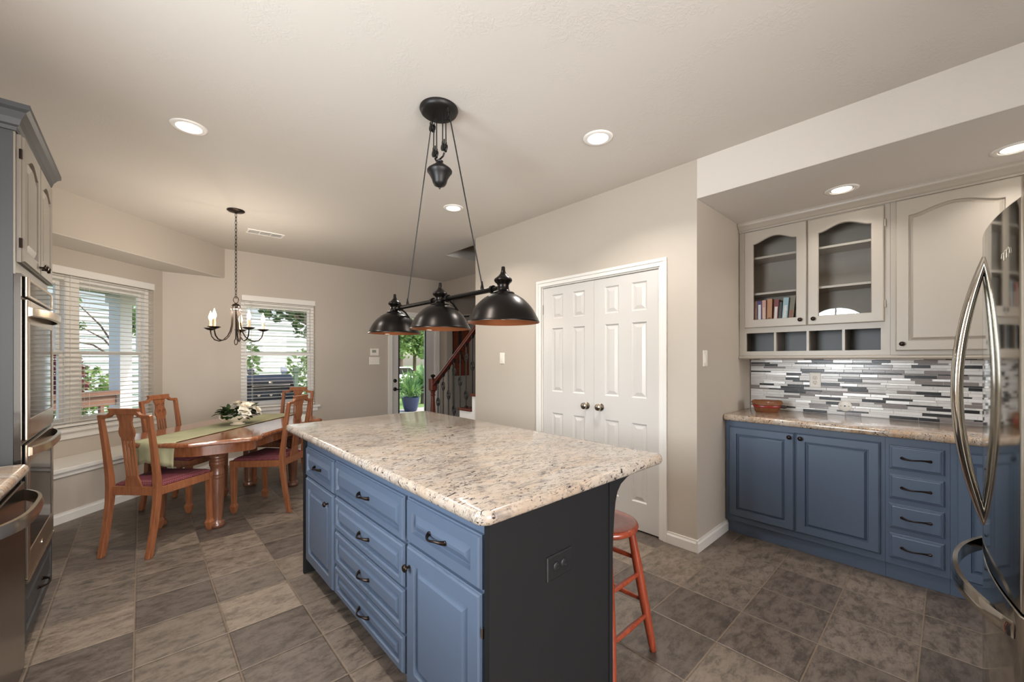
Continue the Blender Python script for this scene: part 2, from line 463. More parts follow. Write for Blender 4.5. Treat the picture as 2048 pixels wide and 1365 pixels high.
M_ = dict(
    wall=plain('greige_wall_paint', (184, 174, 162), .55, bump=.10, bscale=160),
    white=plain('white_trim_paint', (224, 220, 214), .35),
    door=plain('white_door_paint', (202, 198, 193), .32),
    ceil=ceiling_mat(), floor=tile_floor(),
    navy=plain('navy_cabinet_paint', (81, 94, 113), .38, bump=.03, bscale=120),
    charcoal=plain('charcoal_panel_paint', (30, 30, 31), .5, spec=.12, bump=.06, bscale=60),
    greige=plain('greige_cabinet_paint', (170, 160, 147), .36),
    tower=plain('slate_grey_cabinet_paint', (60, 61, 62), .45, spec=.25),
    taupe=plain('shaded_greige_cabinet_paint', (112, 104, 93), .40),  # greige cabinet paint, darkened so the tower doors' dimmer light sits in the colour
    inside=plain('grey_cabinet_inside', (132, 123, 111), .5),
    cubby=plain('blue_grey_cubby_inside', (112, 113, 114), .5),
    granite=granite('pale_granite', (164, 154, 143), (158, 138, 118), (112, 105, 101), (44, 40, 42)),
    granite_warm=granite('golden_granite', (192, 180, 166), (178, 134, 88), (138, 126, 116), (60, 50, 46), .62, 90),
    wood=wood('chair_wood', (116, 68, 43), (150, 94, 61)),
    table=wood('table_wood', (106, 62, 40), (148, 92, 60), .14, (12, 12, 2.2), .5),
    legwood=wood('turned_leg_wood', (84, 52, 36), (118, 76, 54)),
    rail=wood('mahogany_rail', (66, 28, 18), (98, 42, 28), .3),
    redwood=wood('red_stool_wood', (108, 42, 27), (138, 62, 37), .28),
    fabric=seat_fabric(),
    runner=plain('sage_cloth', (152, 150, 118), .85, bump=.25, bscale=300, vary=.12),
    china=plain('ivory_china', (228, 216, 196), .18),
    petal=plain('white_petal', (238, 230, 212), .6, vary=.05),
    petal_core=plain('yellow_stamen', (206, 176, 92), .6),
    leaf=leaf_mat('dark_bouquet_leaf', (30, 50, 26), (66, 88, 44), 30),
    black=plain('black_iron', (16, 14, 13), .45, spec=.4),
    bronze=plain('oil_rubbed_bronze', (44, 34, 28), .35, metal=.8),
    shade=plain('black_bronze_shade', (30, 26, 24), .30, metal=.85),
    copper=plain('copper_lining', (150, 92, 58), .42, metal=.7),
    steel=steel('brushed_steel', (190, 186, 178), .085, True, .03),
    steel_d=steel('dark_brushed_steel', (132, 124, 116), .24, True, .05),
    oven=plain('oven_steel_trim', (176, 160, 142), .2, metal=.9),
    ovenglass=plain('oven_black_glass', (14, 14, 16), .05, spec=.9),
    plastic=plain('white_plastic', (232, 226, 216), .4),
    slot=plain('dark_slot', (40, 36, 34), .6),
    blackplastic=plain('black_plastic', (22, 23, 25), .4),
    nickel=plain('satin_nickel', (178, 168, 152), .22, metal=1),
    slat=translucent(plain('white_blind_slat', (240, 237, 230), .45), .3),
    pane=glass_pane('window_glass'), cabglass=glass_pane('cabinet_glass', (.96, .97, .97), 1.5),
    can=plain('white_can_trim', (238, 234, 228), .5),
    lamp=plain('lit_diffuser', (255, 240, 214), .5, emit=(255, 236, 205), estr=7),
    bulb=plain('lit_flame_bulb', (255, 226, 170), .4, emit=(255, 214, 150), estr=14),
    candle=plain('ivory_candle_sleeve', (226, 200, 150), .5),
    basket=wood('tan_basket_wood', (96, 56, 34), (128, 80, 48), .35, (30, 30, 30)),
    basketred=plain('red_beaded_band', (128, 30, 26), .35, vary=.3, vscale=200),
    art=wood('red_carved_wood', (96, 44, 28), (140, 72, 46), .45),
)

# ================================================================== ROOM SHELL
CH = 2.74; S2 = math.sqrt(.5)
SOFF = 2.467
def diag_pt(c, s_, z):
    """point on the 45 degree line Y = X + c at distance s_ along (1,1)"""
    m = s_ * math.sqrt(2)          # X + Y
    return ((m - c) / 2, (m + c) / 2, z)
def diag_box(mb, c0, c1, s0, s1, z0, z1, m=0):
    a = [diag_pt(c0, s0, z0), diag_pt(c0, s1, z0), diag_pt(c1, s1, z0), diag_pt(c1, s0, z0)]
    return mb.prism(a, (0, 0, z1 - z0), m)
FW = 6.2; CB = 5.42; CW = 6.014

fl = MB(); fl.prism([(-1.05, -3.2, -.06), (5.2, -3.2, -.06), (5.2, 6.26, -.06), (.24, 6.26, -.06), (-1.05, 4.96, -.06)], (0, 0, .06))
struct('floor', fl, M_['floor'])

c = MB()
for b in ((-1.17, 3.0, -3.32, 6.32), (3.0, 5.3, 4.588, 6.32), (4.03, 5.3, -3.32, 4.588), (3.0, 4.03, -3.32, 1.3)):
    c.box(*b, CH, CH + .12)
struct('ceiling', c, M_['ceil'])
c = MB(); c.box(2.8505, 3.97, -1.1, 1.195, SOFF - .002, SOFF - .0003)
struct('ceiling_alcove', c, M_['ceil'])

# pantry wall (X = 2.85) with its door opening
DY0, DY1, DH = 1.466, 2.675, 2.04
c = MB()
c.box(2.85, 2.97, 1.195, DY0, 0, CH); c.box(2.85, 2.97, DY1, 3.72, 0, CH); c.box(2.85, 2.97, DY0, DY1, DH, CH)
struct('wall_right', c, M_['wall'])
c = MB(); c.box(2.85, 2.97, -1.1, 1.1945, SOFF, CH)
struct('ceiling_bulkhead', c, M_['ceil'])
c = MB(); c.box(2.97, 4.10, 1.195, 1.315, 0, CH)
struct('wall_alcove_side', c, M_['wall'])
c = MB(); c.box(3.97, 4.10, -3.2, 1.195, 0, CH)
struct('wall_alcove_back', c, M_['wall'])
c = MB(); c.box(1.40, 2.55, -1.22, -1.1, 0, CH); c.box(1.40, 1.52, -3.2, -1.22, 0, CH); c.box(2.43, 2.55, -3.2, -1.22, 0, CH)
struct('wall_near', c, M_['wall'])
c = MB(); c.box(-1.17, -.9, -3.32, -3.2, 0, CH); c.box(1.3, 2.7, -3.32, -3.2, 0, CH); c.box(3.8, 4.1, -3.32, -3.2, 0, CH); c.box(2.7, 3.8, -3.32, -3.2, 0, .9); c.box(2.7, 3.8, -3.32, -3.2, 2.2, CH); c.box(-.9, 1.3, -3.32, -3.2, 2.4, CH); c.box(-.9, 1.3, -3.32, -3.2, 0, .3)
struct('wall_rear', c, M_['wall'])
c = MB(); c.box(3.0, 3.06, 1.3, 3.72, 0, CH)                     # closet back, hidden
# left wall with an arched window opening
c = MB(); AY0, AY1, AZ0, AZS = .75, 1.81, 1.10, 1.72
c.box(-1.17, -1.05, -3.2, AY0, 0, CH); c.box(-1.17, -1.05, AY1, 4.95, 0, CH); c.box(-1.17, -1.05, AY0, AY1, 0, AZ0)
n = 20; yc = (AY0 + AY1) / 2; ra = (AY1 - AY0) / 2
arc = [(yc - ra * math.cos(PI * i / n), AZS + ra * math.sin(PI * i / n)) for i in range(n + 1)]
c.prism([(-1.17, AY0, CH)] + [(-1.17, y, z) for y, z in arc] + [(-1.17, AY1, CH)], (.12, 0, 0))
struct('wall_left', c, M_['wall'])
# arched window
w3 = thing('window_3', 'white arched window over the counter', 'window', (-1.10, yc, AZ0), 0, None, 'structure')
c = MB()
prof = [(y, z) for y, z in arc]
outl = [(AY0, AZ0)] + prof + [(AY1, AZ0)]
inn = []
for y, z in outl:
    d = Vector((y - yc, z - AZS)); 
    if z > AZS + .001: k = (ra - .06) / ra; inn.append((yc + d.x * k, AZS + d.y * k))
    else: inn.append((y + (.06 if y < yc else -.06), z + (.06 if z < AZ0 + .001 else 0)))
c.rings([[(-1.13, y, z) for y, z in outl], [(-1.07, y, z) for y, z in outl], [(-1.07, y, z) for y, z in inn], [(-1.13, y, z) for y, z in inn], [(-1.13, y, z) for y, z in outl]], 0, None, False, False)
c.box(-1.12, -1.08, AY0, AY1, AZS - .02, AZS + .02)
c.box(-1.12, -1.08, yc - .015, yc + .015, AZ0, AZS)
for a in (45, 90, 135):
    dx, dz = math.cos(math.radians(a)), math.sin(math.radians(a))
    c.tube([(-1.10, yc + dx * .10, AZS + dz * .10), (-1.10, yc + dx * (ra - .05), AZS + dz * (ra - .05))], .009, 6)
c.tube([(-1.10, yc + .11 * math.cos(PI * i / 12), AZS + .11 * math.sin(PI * i / 12)) for i in range(13)], .009, 6)
c.tube([(-1.10, yc + .33 * math.cos(PI * i / 16), AZS + .33 * math.sin(PI * i / 16)) for i in range(17)], .007, 6)
c.build('window_frame', M_['white'], w3)

# far wall (Y = 6.2) with window and door openings
WX0, WX1, WZ0, WZ1 = .952, 1.850, .690, 2.112
BX0, BX1, BZ = 3.035, 3.86, 2.06
c = MB()
c.box(.10, WX0, FW, FW + .14, 0, CH); c.box(WX1, BX0, FW, FW + .14, 0, CH); c.box(BX1, 5.3, FW, FW + .14, 0, CH)
c.box(WX0, WX1, FW, FW + .14, 0, WZ0); c.box(WX0, WX1, FW, FW + .14, WZ1, CH); c.box(BX0, BX1, FW, FW + .14, BZ, CH)
struct('wall_far', c, M_['wall'])
# bay: diagonal window wall, boxed header and window seat
GS0, GS1 = 2.72, 4.405; GZ0, GZ1 = .705, 2.13
c = MB()
diag_box(c, CW, CW + .17, 2.7, GS0, 0, CH); diag_box(c, CW, CW + .17, GS1, 4.60, 0, CH)
diag_box(c, CW, CW + .17, GS0, GS1, 0, GZ0); diag_box(c, CW, CW + .17, GS0, GS1, GZ1, CH)
struct('wall_bay', c, M_['wall'])
c = MB()
SE0, SE1 = 2.20, 4.93
# header: straight prism between the two diagonals, clipped at the far and left walls
hp = [(-1.05, -1.05 + CB), (FW - CB, FW), (FW - CW, FW), (-1.05, -1.05 + CW)]
c.prism([(x, y, 2.37) for x, y in hp], (0, 0, CH - 2.37))
struct('wall_bay_header', c, M_['wall'])
c = MB(); c.prism([(x + .003, y - .003 if i < 2 else y, 2.366) for i, (x, y) in enumerate(hp)], (0, 0, .004))
struct('ceiling_bay', c, M_['ceil'])
c = MB(); c.prism([(x, y, 0) for x, y in hp], (0, 0, .41))
struct('wall_window_seat', c, M_['wall'])
c = MB()
sp = [(-1.05, -1.05 + CB - .045), (FW - CB + .045, FW), (FW - CW, FW), (-1.05, -1.05 + CW)]
c.prism([(x, y, .415) for x, y in sp], (0, 0, .036))
sp2 = [(-1.05, -1.05 + CB - .02), (FW - CB + .02, FW), (FW - CB - .01, FW), (-1.05, -1.05 + CB + .01)]
c.prism([(x, y, .375) for x, y in sp2], (0, 0, .042))
struct('trim_window_seat', c, M_['white'], 'white painted top and nosing of the window seat', 'window seat', bevel=.006)

# hall beyond the pantry wall: header, jamb, end walls, stairwell shaft
c = MB(); c.box(4.03, 4.15, 5.2, 6.2, 2.42, CH); c.box(4.03, 4.15, 6.10, 6.2, 0, 2.42); c.box(4.03, 4.15, 1.315, 5.2, 0, CH + 1.8)
struct('wall_hall', c, M_['wall'])
c = MB(); c.box(5.2, 5.32, -1.1, 6.2, 0, CH)
struct('wall_front_room', c, M_['wall'])
c = MB(); c.box(2.88, 3.0, 1.315, 4.70, CH + .12, CH + 1.8); c.box(3.0, 4.03, 4.588, 4.70, CH + .12, CH + 1.8)
c.box(2.88, 4.15, 1.2, 1.3, CH, CH + 1.8); c.box(2.88, 4.15, 1.2, 4.70, CH + 1.8, CH + 1.9)
struct('wall_stairwell', c, M_['wall'])

# baseboards
def base_prof(mb, p0, p1, out, h=.085, t=.014):
    p0 = Vector((*p0, 0)); p1 = Vector((*p1, 0)); o = Vector((*out, 0)).normalized()
    prof = [(0, 0), (t, 0), (t, h * .72), (t * .6, h * .86), (t * .55, h), (0, h)]
    loops = [[p + o * a + Vector((0, 0, z)) for a, z in prof] for p in (p0, p1)]
    mb.rings(loops)
c = MB(); base_prof(c, (2.85, 1.195), (2.85, 1.408), (-1, 0)); base_prof(c, (2.85, 2.735), (2.85, 3.72), (-1, 0))
struct('baseboard_right', c, M_['white'])
c = MB(); base_prof(c, (2.836, 1.195), (3.43, 1.195), (0, -1)); struct('baseboard_alcove', c, M_['white'])
c = MB(); base_prof(c, (-1.05, -1.05 + CB), (FW - CB, FW), (1, -1)); struct('baseboard_bay', c, M_['white'])
c = MB(); base_prof(c, (FW - CB, FW), (BX0 - .075, FW), (0, -1)); struct('baseboard_far', c, M_['white'])

# ------------------------------------------------------------------ windows
def window_unit(root, P, w, z0, z1, zm, fw=.045):
    """double hung unit in local coordinates: P(u, d, z) gives the world point, u along the wall, d = depth outward"""
    def bx(mb, u0, u1, d0, d1, a, b):
        mb.prism([P(u0, d0, a), P(u1, d0, a), P(u1, d1, a), P(u0, d1, a)], (0, 0, b - a))
    f = MB()
    bx(f, 0, fw, .06, .13, z0, z1); bx(f, w - fw, w, .06, .13, z0, z1); bx(f, fw, w - fw, .06, .13, z1 - fw, z1); bx(f, fw, w - fw, .06, .13, z0, z0 + fw)
    f.build('window_frame', M_['white'], root, bevel=.003)
    for name, a, b, d in (('upper_sash', zm - .012, z1 - fw, .105), ('lower_sash', z0 + fw, zm + .026, .075)):
        s = MB(); r = .034
        bx(s, fw, fw + r, d, d + .028, a, b); bx(s, w - fw - r, w - fw, d, d + .028, a, b)
        bx(s, fw + r, w - fw - r, d, d + .028, a, a + .038); bx(s, fw + r, w - fw - r, d, d + .028, b - .038, b)
        so = s.build(name, M_['white'], root, bevel=.003)
        g = MB(); g.add([P(fw + r, d + .014, a + .03), P(w - fw - r, d + .014, a + .03), P(w - fw - r, d + .014, b - .03), P(fw + r, d + .014, b - .03)], [(0, 1, 2, 3)])
        g.build('pane', M_['pane'], so)

def reveal(mb, P, u0, u1, z0, z1, d):
    pass

def blind(name, label, P, u0, u1, z0, z1, d, cords, loc, pitch=.0435, sw=.05, valance=.066, tilt=.0, kind=None):
    t = thing(name, label, 'blind', loc)
    def bx(mb, a0, a1, d0, d1, a, b):
        mb.prism([P(a0, d0, a), P(a1, d0, a), P(a1, d1, a), P(a0, d1, a)], (0, 0, b - a))
    v = MB(); bx(v, u0 - .005, u1 + .005, -.018, .002, z1 - .005, z1 + valance); bx(v, u0 + .01, u1 - .01, .003, .055, z1 + .012, z1 + .055)
    v.build('valance', M_['white'], t, bevel=.004)
    s = MB(); z = z1 - .02
    while z > z0 + .05:
        a, b = d - sw / 2, d + sw / 2; dz = sw / 2 * tilt
        s.rings([[P(u0, a, z + dz), P(u0, d, z + .0025), P(u0, b, z - dz), P(u0, b, z - dz - .0026), P(u0, d, z - .0008), P(u0, a, z + dz - .0026)],
                 [P(u1, a, z + dz), P(u1, d, z + .0025), P(u1, b, z - dz), P(u1, b, z - dz - .0026), P(u1, d, z - .0008), P(u1, a, z + dz - .0026)]])
        z -= pitch
    s.build('slats', M_['slat'], t)
    br = MB(); bx(br, u0, u1, d - .025, d + .025, z0 + .012, z0 + .034); br.build('bottom_rail', M_['white'], t, bevel=.003)
    for u in cords:
        k = MB(); k.tube([P(u, d - .026, z1), P(u, d - .026, z0 + .03)], .0012, 5); k.tube([P(u, d + .026, z1), P(u, d + .026, z0 + .03)], .0012, 5)
        k.build('ladder_cord', M_['white'], t)
    k = MB(); k.tube([P(u0 + .10, -.004, z1), P(u0 + .104, -.006, z1 - .75)], .0035, 6); k.build('tilt_wand', M_['white'], t)
    return t

PF = lambda u, d, z: (WX0 + u, FW + d, z)
w2 = thing('window_2', 'white double hung window over the dining table', 'window', (WX0, FW, WZ0), 0, None, 'structure')
window_unit(w2, PF, WX1 - WX0, WZ0, WZ1, 1.41)
c = MB(); c.box(WX0 - .055, WX1 + .055, FW - .05, FW, WZ0 - .028, WZ0); c.box(WX0 + .0005, WX1 - .0005, FW + .0005, FW + .06, WZ0 + .0005, WZ0 + .004); c.box(WX0 - .03, WX1 + .03, FW - .018, FW, WZ0 - .085, WZ0 - .028)
c.build('window_sill', M_['white'], w2, bevel=.005)
blind('window_blind', 'white slatted blind on the window in front of the black grill', PF, .008, WX1 - WX0 - .008, WZ0 + .002, WZ1 - .0, .030, (.13, .77), (WX0, FW, WZ1))

c0 = diag_pt(CW, GS0, 0)
def PB(u, d, z):
    x, y, _ = diag_pt(CW, GS0 + u, z)
    return (x - d * S2, y + d * S2, z)
w1 = thing('window_1', 'white twin double hung window of the bay', 'window', PB(0, 0, GZ0), PI / 4, None, 'structure')
WB = GS1 - GS0
u_m0, u_m1 = .90, .936                       # mullion between the two units
Pa = lambda u, d, z: PB(u, d, z)
Pb = lambda u, d, z: PB(u + u_m1, d, z)
window_unit(w1, Pa, u_m0, GZ0, GZ1, 1.40)
window_unit(w1, Pb, WB - u_m1, GZ0, GZ1, 1.40)
c = MB()
def dbx(mb, u0, u1, d0, d1, a, b): mb.prism([PB(u0, d0, a), PB(u1, d0, a), PB(u1, d1, a), PB(u0, d1, a)], (0, 0, b - a))
dbx(c, u_m0, u_m1, .058, .14, GZ0, GZ1); c.build('mullion', M_['white'], w1)
c = MB(); dbx(c, -.05, WB + .055, -.05, 0, GZ0 - .028, GZ0); dbx(c, .0005, WB - .0005, .0005, .06, GZ0 + .0005, GZ0 + .004); dbx(c, -.03, WB + .03, -.018, 0, GZ0 - .095, GZ0 - .028)
c.build('window_sill', M_['white'], w1, bevel=.005)
blind('window_blind', 'wide white slatted blind over the window seat', PB, .008, WB - .008, GZ0 + .002, GZ1, .030, (.25, .86, 1.02, 1.6), PB(0, 0, GZ1))

# ------------------------------------------------------------------ doors
def casing(mb, yz, X, out):   # three strips of trim around an opening in the plane X
    (a, b, h, w_) = yz
    for t, i0, i1 in ((.012, 0, w_ * .55), (.018, w_ * .55, w_)):
        mb.box(X - t, X, a - i1, a - i0, 0, h + i0); mb.box(X - t, X, b + i0, b + i1, 0, h + i0); mb.box(X - t, X, a - i1, b + i1, h + i0, h + i1)
c = MB(); casing(c, (DY0, DY1, DH, .058), 2.85, -1)
c.box(2.8505, 2.969, DY0 + .0005, DY0 + .012, 0, DH - .012); c.box(2.8505, 2.969, DY1 - .012, DY1 - .0005, 0, DH - .012); c.box(2.8505, 2.969, DY0 + .0005, DY1 - .0005, DH - .012, DH - .0005)
struct('trim_1', c, M_['white'], 'white casing around the closet double doors', 'door trim', bevel=.003)
c = MB(); c.box(2.955, 2.968, DY0, DY1, 0, DH); struct('wall_closet', c, M_['slot'])

def six_panel(w, h, ucuts, vcuts, t=.034):
    mb = MB(); us = [0] + [x for p in ucuts for x in p] + [w]; vs = [0] + [x for p in vcuts for x in p] + [h]
    for i in range(len(us) - 1):
        for j in range(len(vs) - 1):
            u0, u1, v0, v1 = us[i], us[i + 1], vs[j], vs[j + 1]
            if i % 2 and j % 2:
                R = lambda ins, z: [(u0 + ins, v0 + ins, z), (u1 - ins, v0 + ins, z), (u1 - ins, v1 - ins, z), (u0 + ins, v1 - ins, z)]
                mb.rings([R(0, t), R(.010, t - .009), R(.016, t - .009), R(.042, t - .002)], 0, None, False, True)
            else: mb.add([(u0, v0, t), (u1, v0, t), (u1, v1, t), (u0, v1, t)], [(0, 1, 2, 3)])
    mb.add([(0, 0, 0), (w, 0, 0), (w, h, 0), (0, h, 0), (0, 0, t), (w, 0, t), (w, h, t), (0, h, t)], [(0, 3, 2, 1), (0, 1, 5, 4), (1, 2, 6, 5), (2, 3, 7, 6), (3, 0, 4, 7)])
    return mb
for k, (y1, side, lab) in enumerate(((2.071, 1, 'white six panel closet door hinged beside the wall corner'), (DY1 - .014, 0, 'white six panel closet door hinged toward the hall'))):
    w_ = .588; Mx = frame((2.895, y1 - .002, .012), (0, -1, 0), (-1, 0, 0))
    d = thing('door_%d' % (k + 2), lab, 'door', (2.88, y1 - w_ / 2, .012), 0, None, 'structure')
    mb = six_panel(w_, 2.012, ((.110, .243), (.360, .490)), ((.215, .830), (1.030, 1.625), (1.715, 1.940)))
    for v in range(len(mb.v)): mb.v[v] = Mx @ mb.v[v]
    mb.build('door_slab', M_['door'], d)
    kb = MB(); u = .072 if side else w_ - .072
    kb.lathe([(.030, .034), (.030, .038), (.012, .042), (.011, .06), (.022, .066), (.029, .078), (.027, .090), (.015, .098)], (u, .93, 0), 20, 0, Mx)
    kb.build('door_knob', M_['nickel'], d, 40)
    for z in (.32, 1.81):
        hb = MB(); u = w_ + .006 if side else -.006
        hb.tube([(u, z - .045, .036), (u, z + .045, .036)], .006, 8, 0, Mx); hb.build('hinge', M_['nickel'], d, 40)

# glazed back door in the far wall
d = thing('door_1', 'glazed white back door beside the stair rail', 'door', (3.45, FW, 0), 0, None, 'structure')
c = MB(); y0, y1 = FW + .03, FW + .075; a0, a1 = BX0 + .012, BX1 - .012
for b in ((a0, 3.168, 0, 2.03), (3.668, a1, 0, 2.03), (3.168, 3.668, 0, .26), (3.168, 3.668, 1.90, 2.03)): c.box(b[0], b[1], y0, y1, b[2], b[3])
c.build('door_slab', M_['door'], d, bevel=.002)
c = MB()
for b in ((3.158, 3.178, .25, 1.91), (3.658, 3.678, .25, 1.91), (3.158, 3.678, .25, .27), (3.158, 3.678, 1.89, 1.91)): c.box(b[0], b[1], y0 - .008, y0 + .003, b[2], b[3])
c.build('glazing_bead', M_['slot'], d)
c = MB(); c.box(3.17, 3.666, FW + .05, FW + .056, .26, 1.9); c.build('pane', M_['pane'], d)
c = MB(); c.lathe([(.030, 0), (.030, .012), (.018, .02), (.012, .022)], (0, 0, 0), 18, 0, frame((3.098, y0, .985), (1, 0, 0), (0, -1, 0))); c.build('deadbolt', M_['black'], d, 40)
c = MB(); Mx = frame((3.098, y0, .845), (1, 0, 0), (0, -1, 0)); c.lathe([(.032, 0), (.032, .008), (.014, .014), (.012, .05)], (0, 0, 0), 18, 0, Mx)
c.tube([(0, 0, .048), (.03, -.002, .052), (.10, -.004, .05)], [.011, .010, .007], 8, 0, Mx); c.build('lever_handle', M_['black'], d, 40)
c = MB()
for t, i0, i1 in ((.014, 0, .04), (.02, .04, .075)):
    c.box(BX0 - i1, BX0 - i0, FW - t, FW, 0, BZ + i0); c.box(BX1 + i0, BX1 + i1, FW - t, FW, 0, BZ + i0); c.box(BX0 - i1, BX1 + i1, FW - t, FW, BZ + i0, BZ + i1)
c.box(BX0 + .0005, BX0 + .011, FW + .0005, FW + .139, .013, BZ - .012); c.box(BX1 - .011, BX1 - .0005, FW + .0005, FW + .139, .013, BZ - .012); c.box(BX0 + .0005, BX1 - .0005, FW + .0005, FW + .139, BZ - .012, BZ - .0005)
struct('trim_2', c, M_['white'], 'white casing around the glazed back door', 'door trim', bevel=.003)
c = MB(); c.box(BX0, BX1, FW, FW + .14, 0, .012); struct('trim_door_sill', c, M_['nickel'])

# ================================================================== ALCOVE
AF = (-1, 0, 0)                        # fronts face -X
def AM(X, y_left, z): return frame((X, y_left, z), (0, -1, 0), AF)     # u runs toward -Y
CX = 3.38
def base_cab(name, label, y0, y1):
    t = thing(name, label, 'cabinet', ((CX + 3.94) / 2, (y0 + y1) / 2, 0), 0, 'navy cabinets under the alcove counter')
    b = MB(); b.prism([(3.402, y0, 0), (3.955, y0, 0), (3.955, y0, .874), (CX, y0, .874), (CX, y0, .098), (3.402, y0, .098)], (0, y1 - y0, 0))
    b.build('cabinet_body', M_['navy'], t)
    return t
def front(root, name, X, y1, y0, z0, z1, mat, fr=.055, t=.02, arch=0):
    Mx = AM(X, y1, z0)
    return panel_front(Mx, y1 - y0, z1 - z0, t, fr, arch, None, .014, name == 'drawer').build(name, mat, root), Mx
t = base_cab('base_cabinet', 'two-door navy cabinet in the alcove corner under the golden counter', .272, 1.192)
d, Mx = front(t, 'door', CX, 1.168, .738, .138, .83, M_['navy'], .055); knob(Mx, .402, .66, d, M_['bronze'])
d, Mx = front(t, 'door', CX, .733, .293, .138, .833, M_['navy'], .055); knob(Mx, .032, .66, d, M_['bronze'])
t = base_cab('drawer_cabinet', 'narrow navy four-drawer cabinet under the golden alcove counter', .001, .271)
for z0, z1 in ((.680, .827), (.500, .650), (.320, .470), (.138, .290)):
    d, Mx = front(t, 'drawer', CX, .255, .022, z0, z1, M_['navy'], .012, .022)
    pull(Mx, .118, (z1 - z0) / 2, d, M_['bronze'], .022, .118)
t = base_cab('base_cabinet', 'single-door navy cabinet behind the steel refrigerator handle', -.55, 0)
d, Mx = front(t, 'door', CX, -.022, -.53, .112, .83, M_['navy'], .055); knob(Mx, .032, .66, d, M_['bronze'])

def slab(mb, x0, x1, y0, y1, z0, z1, r=.03, rb=.013, n=5):
    def loop(ins, z):
        pts = []
        for cx_, cy_, a0 in ((x1 - r, y1 - r, 0), (x0 + r, y1 - r, 90), (x0 + r, y0 + r, 180), (x1 - r, y0 + r, 270)):
            for i in range(n + 1):
                a = math.radians(a0 + 90 * i / n); pts.append((cx_ + (r - ins) * math.cos(a), cy_ + (r - ins) * math.sin(a), z))
        return pts
    hz = (z1 - z0) / 2; L = []
    for i in range(9):
        a = -PI / 2 + PI * i / 8
        L.append(loop(rb * (1 - math.cos(a)), z0 + hz + hz * math.sin(a)))
    return mb.rings(L)
c = MB(); slab(c, 3.318, 3.955, -.85, 1.193, .876, .921, .015, .014)
tag(c.build('countertop', M_['granite_warm'], None, 50), 'golden granite countertop on the navy cabinets below the tiled backsplash', 'countertop')

# mosaic backsplash: rows of thin glass and stone sticks, built tile by tile
mos = [plain('mosaic_white_glass', (226, 223, 220), .2), plain('mosaic_pearl', (206, 203, 200), .22, vary=.08, vscale=30), plain('mosaic_silver', (208, 204, 200), .3, metal=.3),
       plain('mosaic_taupe', (128, 119, 116), .2), plain('mosaic_charcoal', (32, 29, 29), .25, spec=.35), plain('mosaic_grout', (214, 209, 203), .7)]
c = MB(); X0, X1 = 3.952, 3.97
c.box(X0 + .004, X1, -.9, 1.19, .905, 1.362, 5)
z = .922; r_ = random.Random(5); row = 0
while z < 1.352:
    h = (.0205, .0100, .0205, .0145)[row % 4]; h = min(h, 1.358 - z); y = 1.188 + r_.uniform(0, .05)
    thin = h < .012
    while y > -.88:
        L = r_.uniform(.09, .16) if not thin else r_.uniform(.13, .22)
        q = r_.random()
        if thin: k = 4 if q < .30 else 3 if q < .50 else 2 if q < .75 else 0
        else: k = 4 if q < .15 else 3 if q < .30 else 1 if q < .55 else 2 if q < .72 else 0
        yb = min(y, 1.188); ya = max(y - L, -.88); dx = r_.uniform(-.0006, .0006)
        if yb - ya > .006:
            R = lambda i, X: [(X, ya + i, z + i), (X, yb - i, z + i), (X, yb - i, z + h - i), (X, ya + i, z + h - i)]
            c.rings([R(0, X0 + .005), R(0, X0 + .001), R(.001, X0 + dx)], k, None, False, True)
        y -= L + .0018
    z += h + .0018; row += 1
struct('wall_backsplash', c, mos, 'mosaic backsplash of white, taupe and black sticks', 'backsplash')

def plate(name, label, cat, Mx, w, h, kind='outlet', mat='plastic', dark='slot', loc=(0, 0, 0), parent=None):
    t = thing(name, label, cat, loc) if parent is None else None
    root = t or parent
    b = MB(); b.rings([rect_loop(w, h, 0, 0), rect_loop(w, h, 0, .003), rect_loop(w, h, .005, .006)], 0, Matrix(Mx) @ Matrix.Translation((-w / 2, -h / 2, 0)))
    pl = b.build('cover_plate', M_[mat], root)
    if kind == 'outlet' or kind == 'outlet_h':
        for sgn in (-1, 1):
            f = MB(); cc = (0, sgn * .0195) if kind == 'outlet' else (sgn * .0195, 0)
            f.lathe([(.0165, .006), (.0165, .008), (.015, .009)], (cc[0], cc[1], 0), 18, 0, Mx); f.build('receptacle', M_[mat], pl, 40)
            s = MB()
            for dx, hh in ((-.0062, .008), (.0062, .0065)):
                if kind == 'outlet': s.box(cc[0] + dx - .0012, cc[0] + dx + .0012, cc[1] + .001, cc[1] + .001 + hh, .0088, .0096, 0, Mx)
                else: s.box(cc[0] + .001, cc[0] + .001 + hh, dx - .0012, dx + .0012, .0088, .0096, 0, Mx)
            s.lathe([(.0025, .0088), (.0025, .0096)], (cc[0] - (0 if kind == 'outlet' else .008), cc[1] - (.008 if kind == 'outlet' else 0), 0), 8, 0, Mx)
            s.build('slots', M_[dark], pl)
    elif kind == 'rocker':
        f = MB(); f.prism([(-.0165, -.033, .006), (-.0165, .033, .006), (-.0165, .033, .0075), (-.0165, 0, .011), (-.0165, -.033, .0095)], (.033, 0, 0), 0, Mx); f.build('rocker', M_[mat], pl)
    elif kind == 'toggles':
        for dx in (-.046, 0, .046):
            f = MB(); f.box(dx - .006, dx + .006, -.012, .012, .006, .009, 0, Mx); f.box(dx - .003, dx + .003, -.002, .008, .009, .018, 0, Mx); f.build('toggle', M_[mat], pl)
    return t
plate('wall_outlet', 'white duplex outlet on the mosaic backsplash', 'outlet', frame((3.951, .728, 1.18), (0, -1, 0), AF), .073, .118, 'outlet', loc=(3.951, .728, 1.18))
plate('light_switch', 'white rocker switch on the alcove side wall', 'switch', frame((2.985, 1.195, 1.352), (1, 0, 0), (0, -1, 0)), .070, .116, 'rocker', loc=(2.985, 1.195, 1.352))
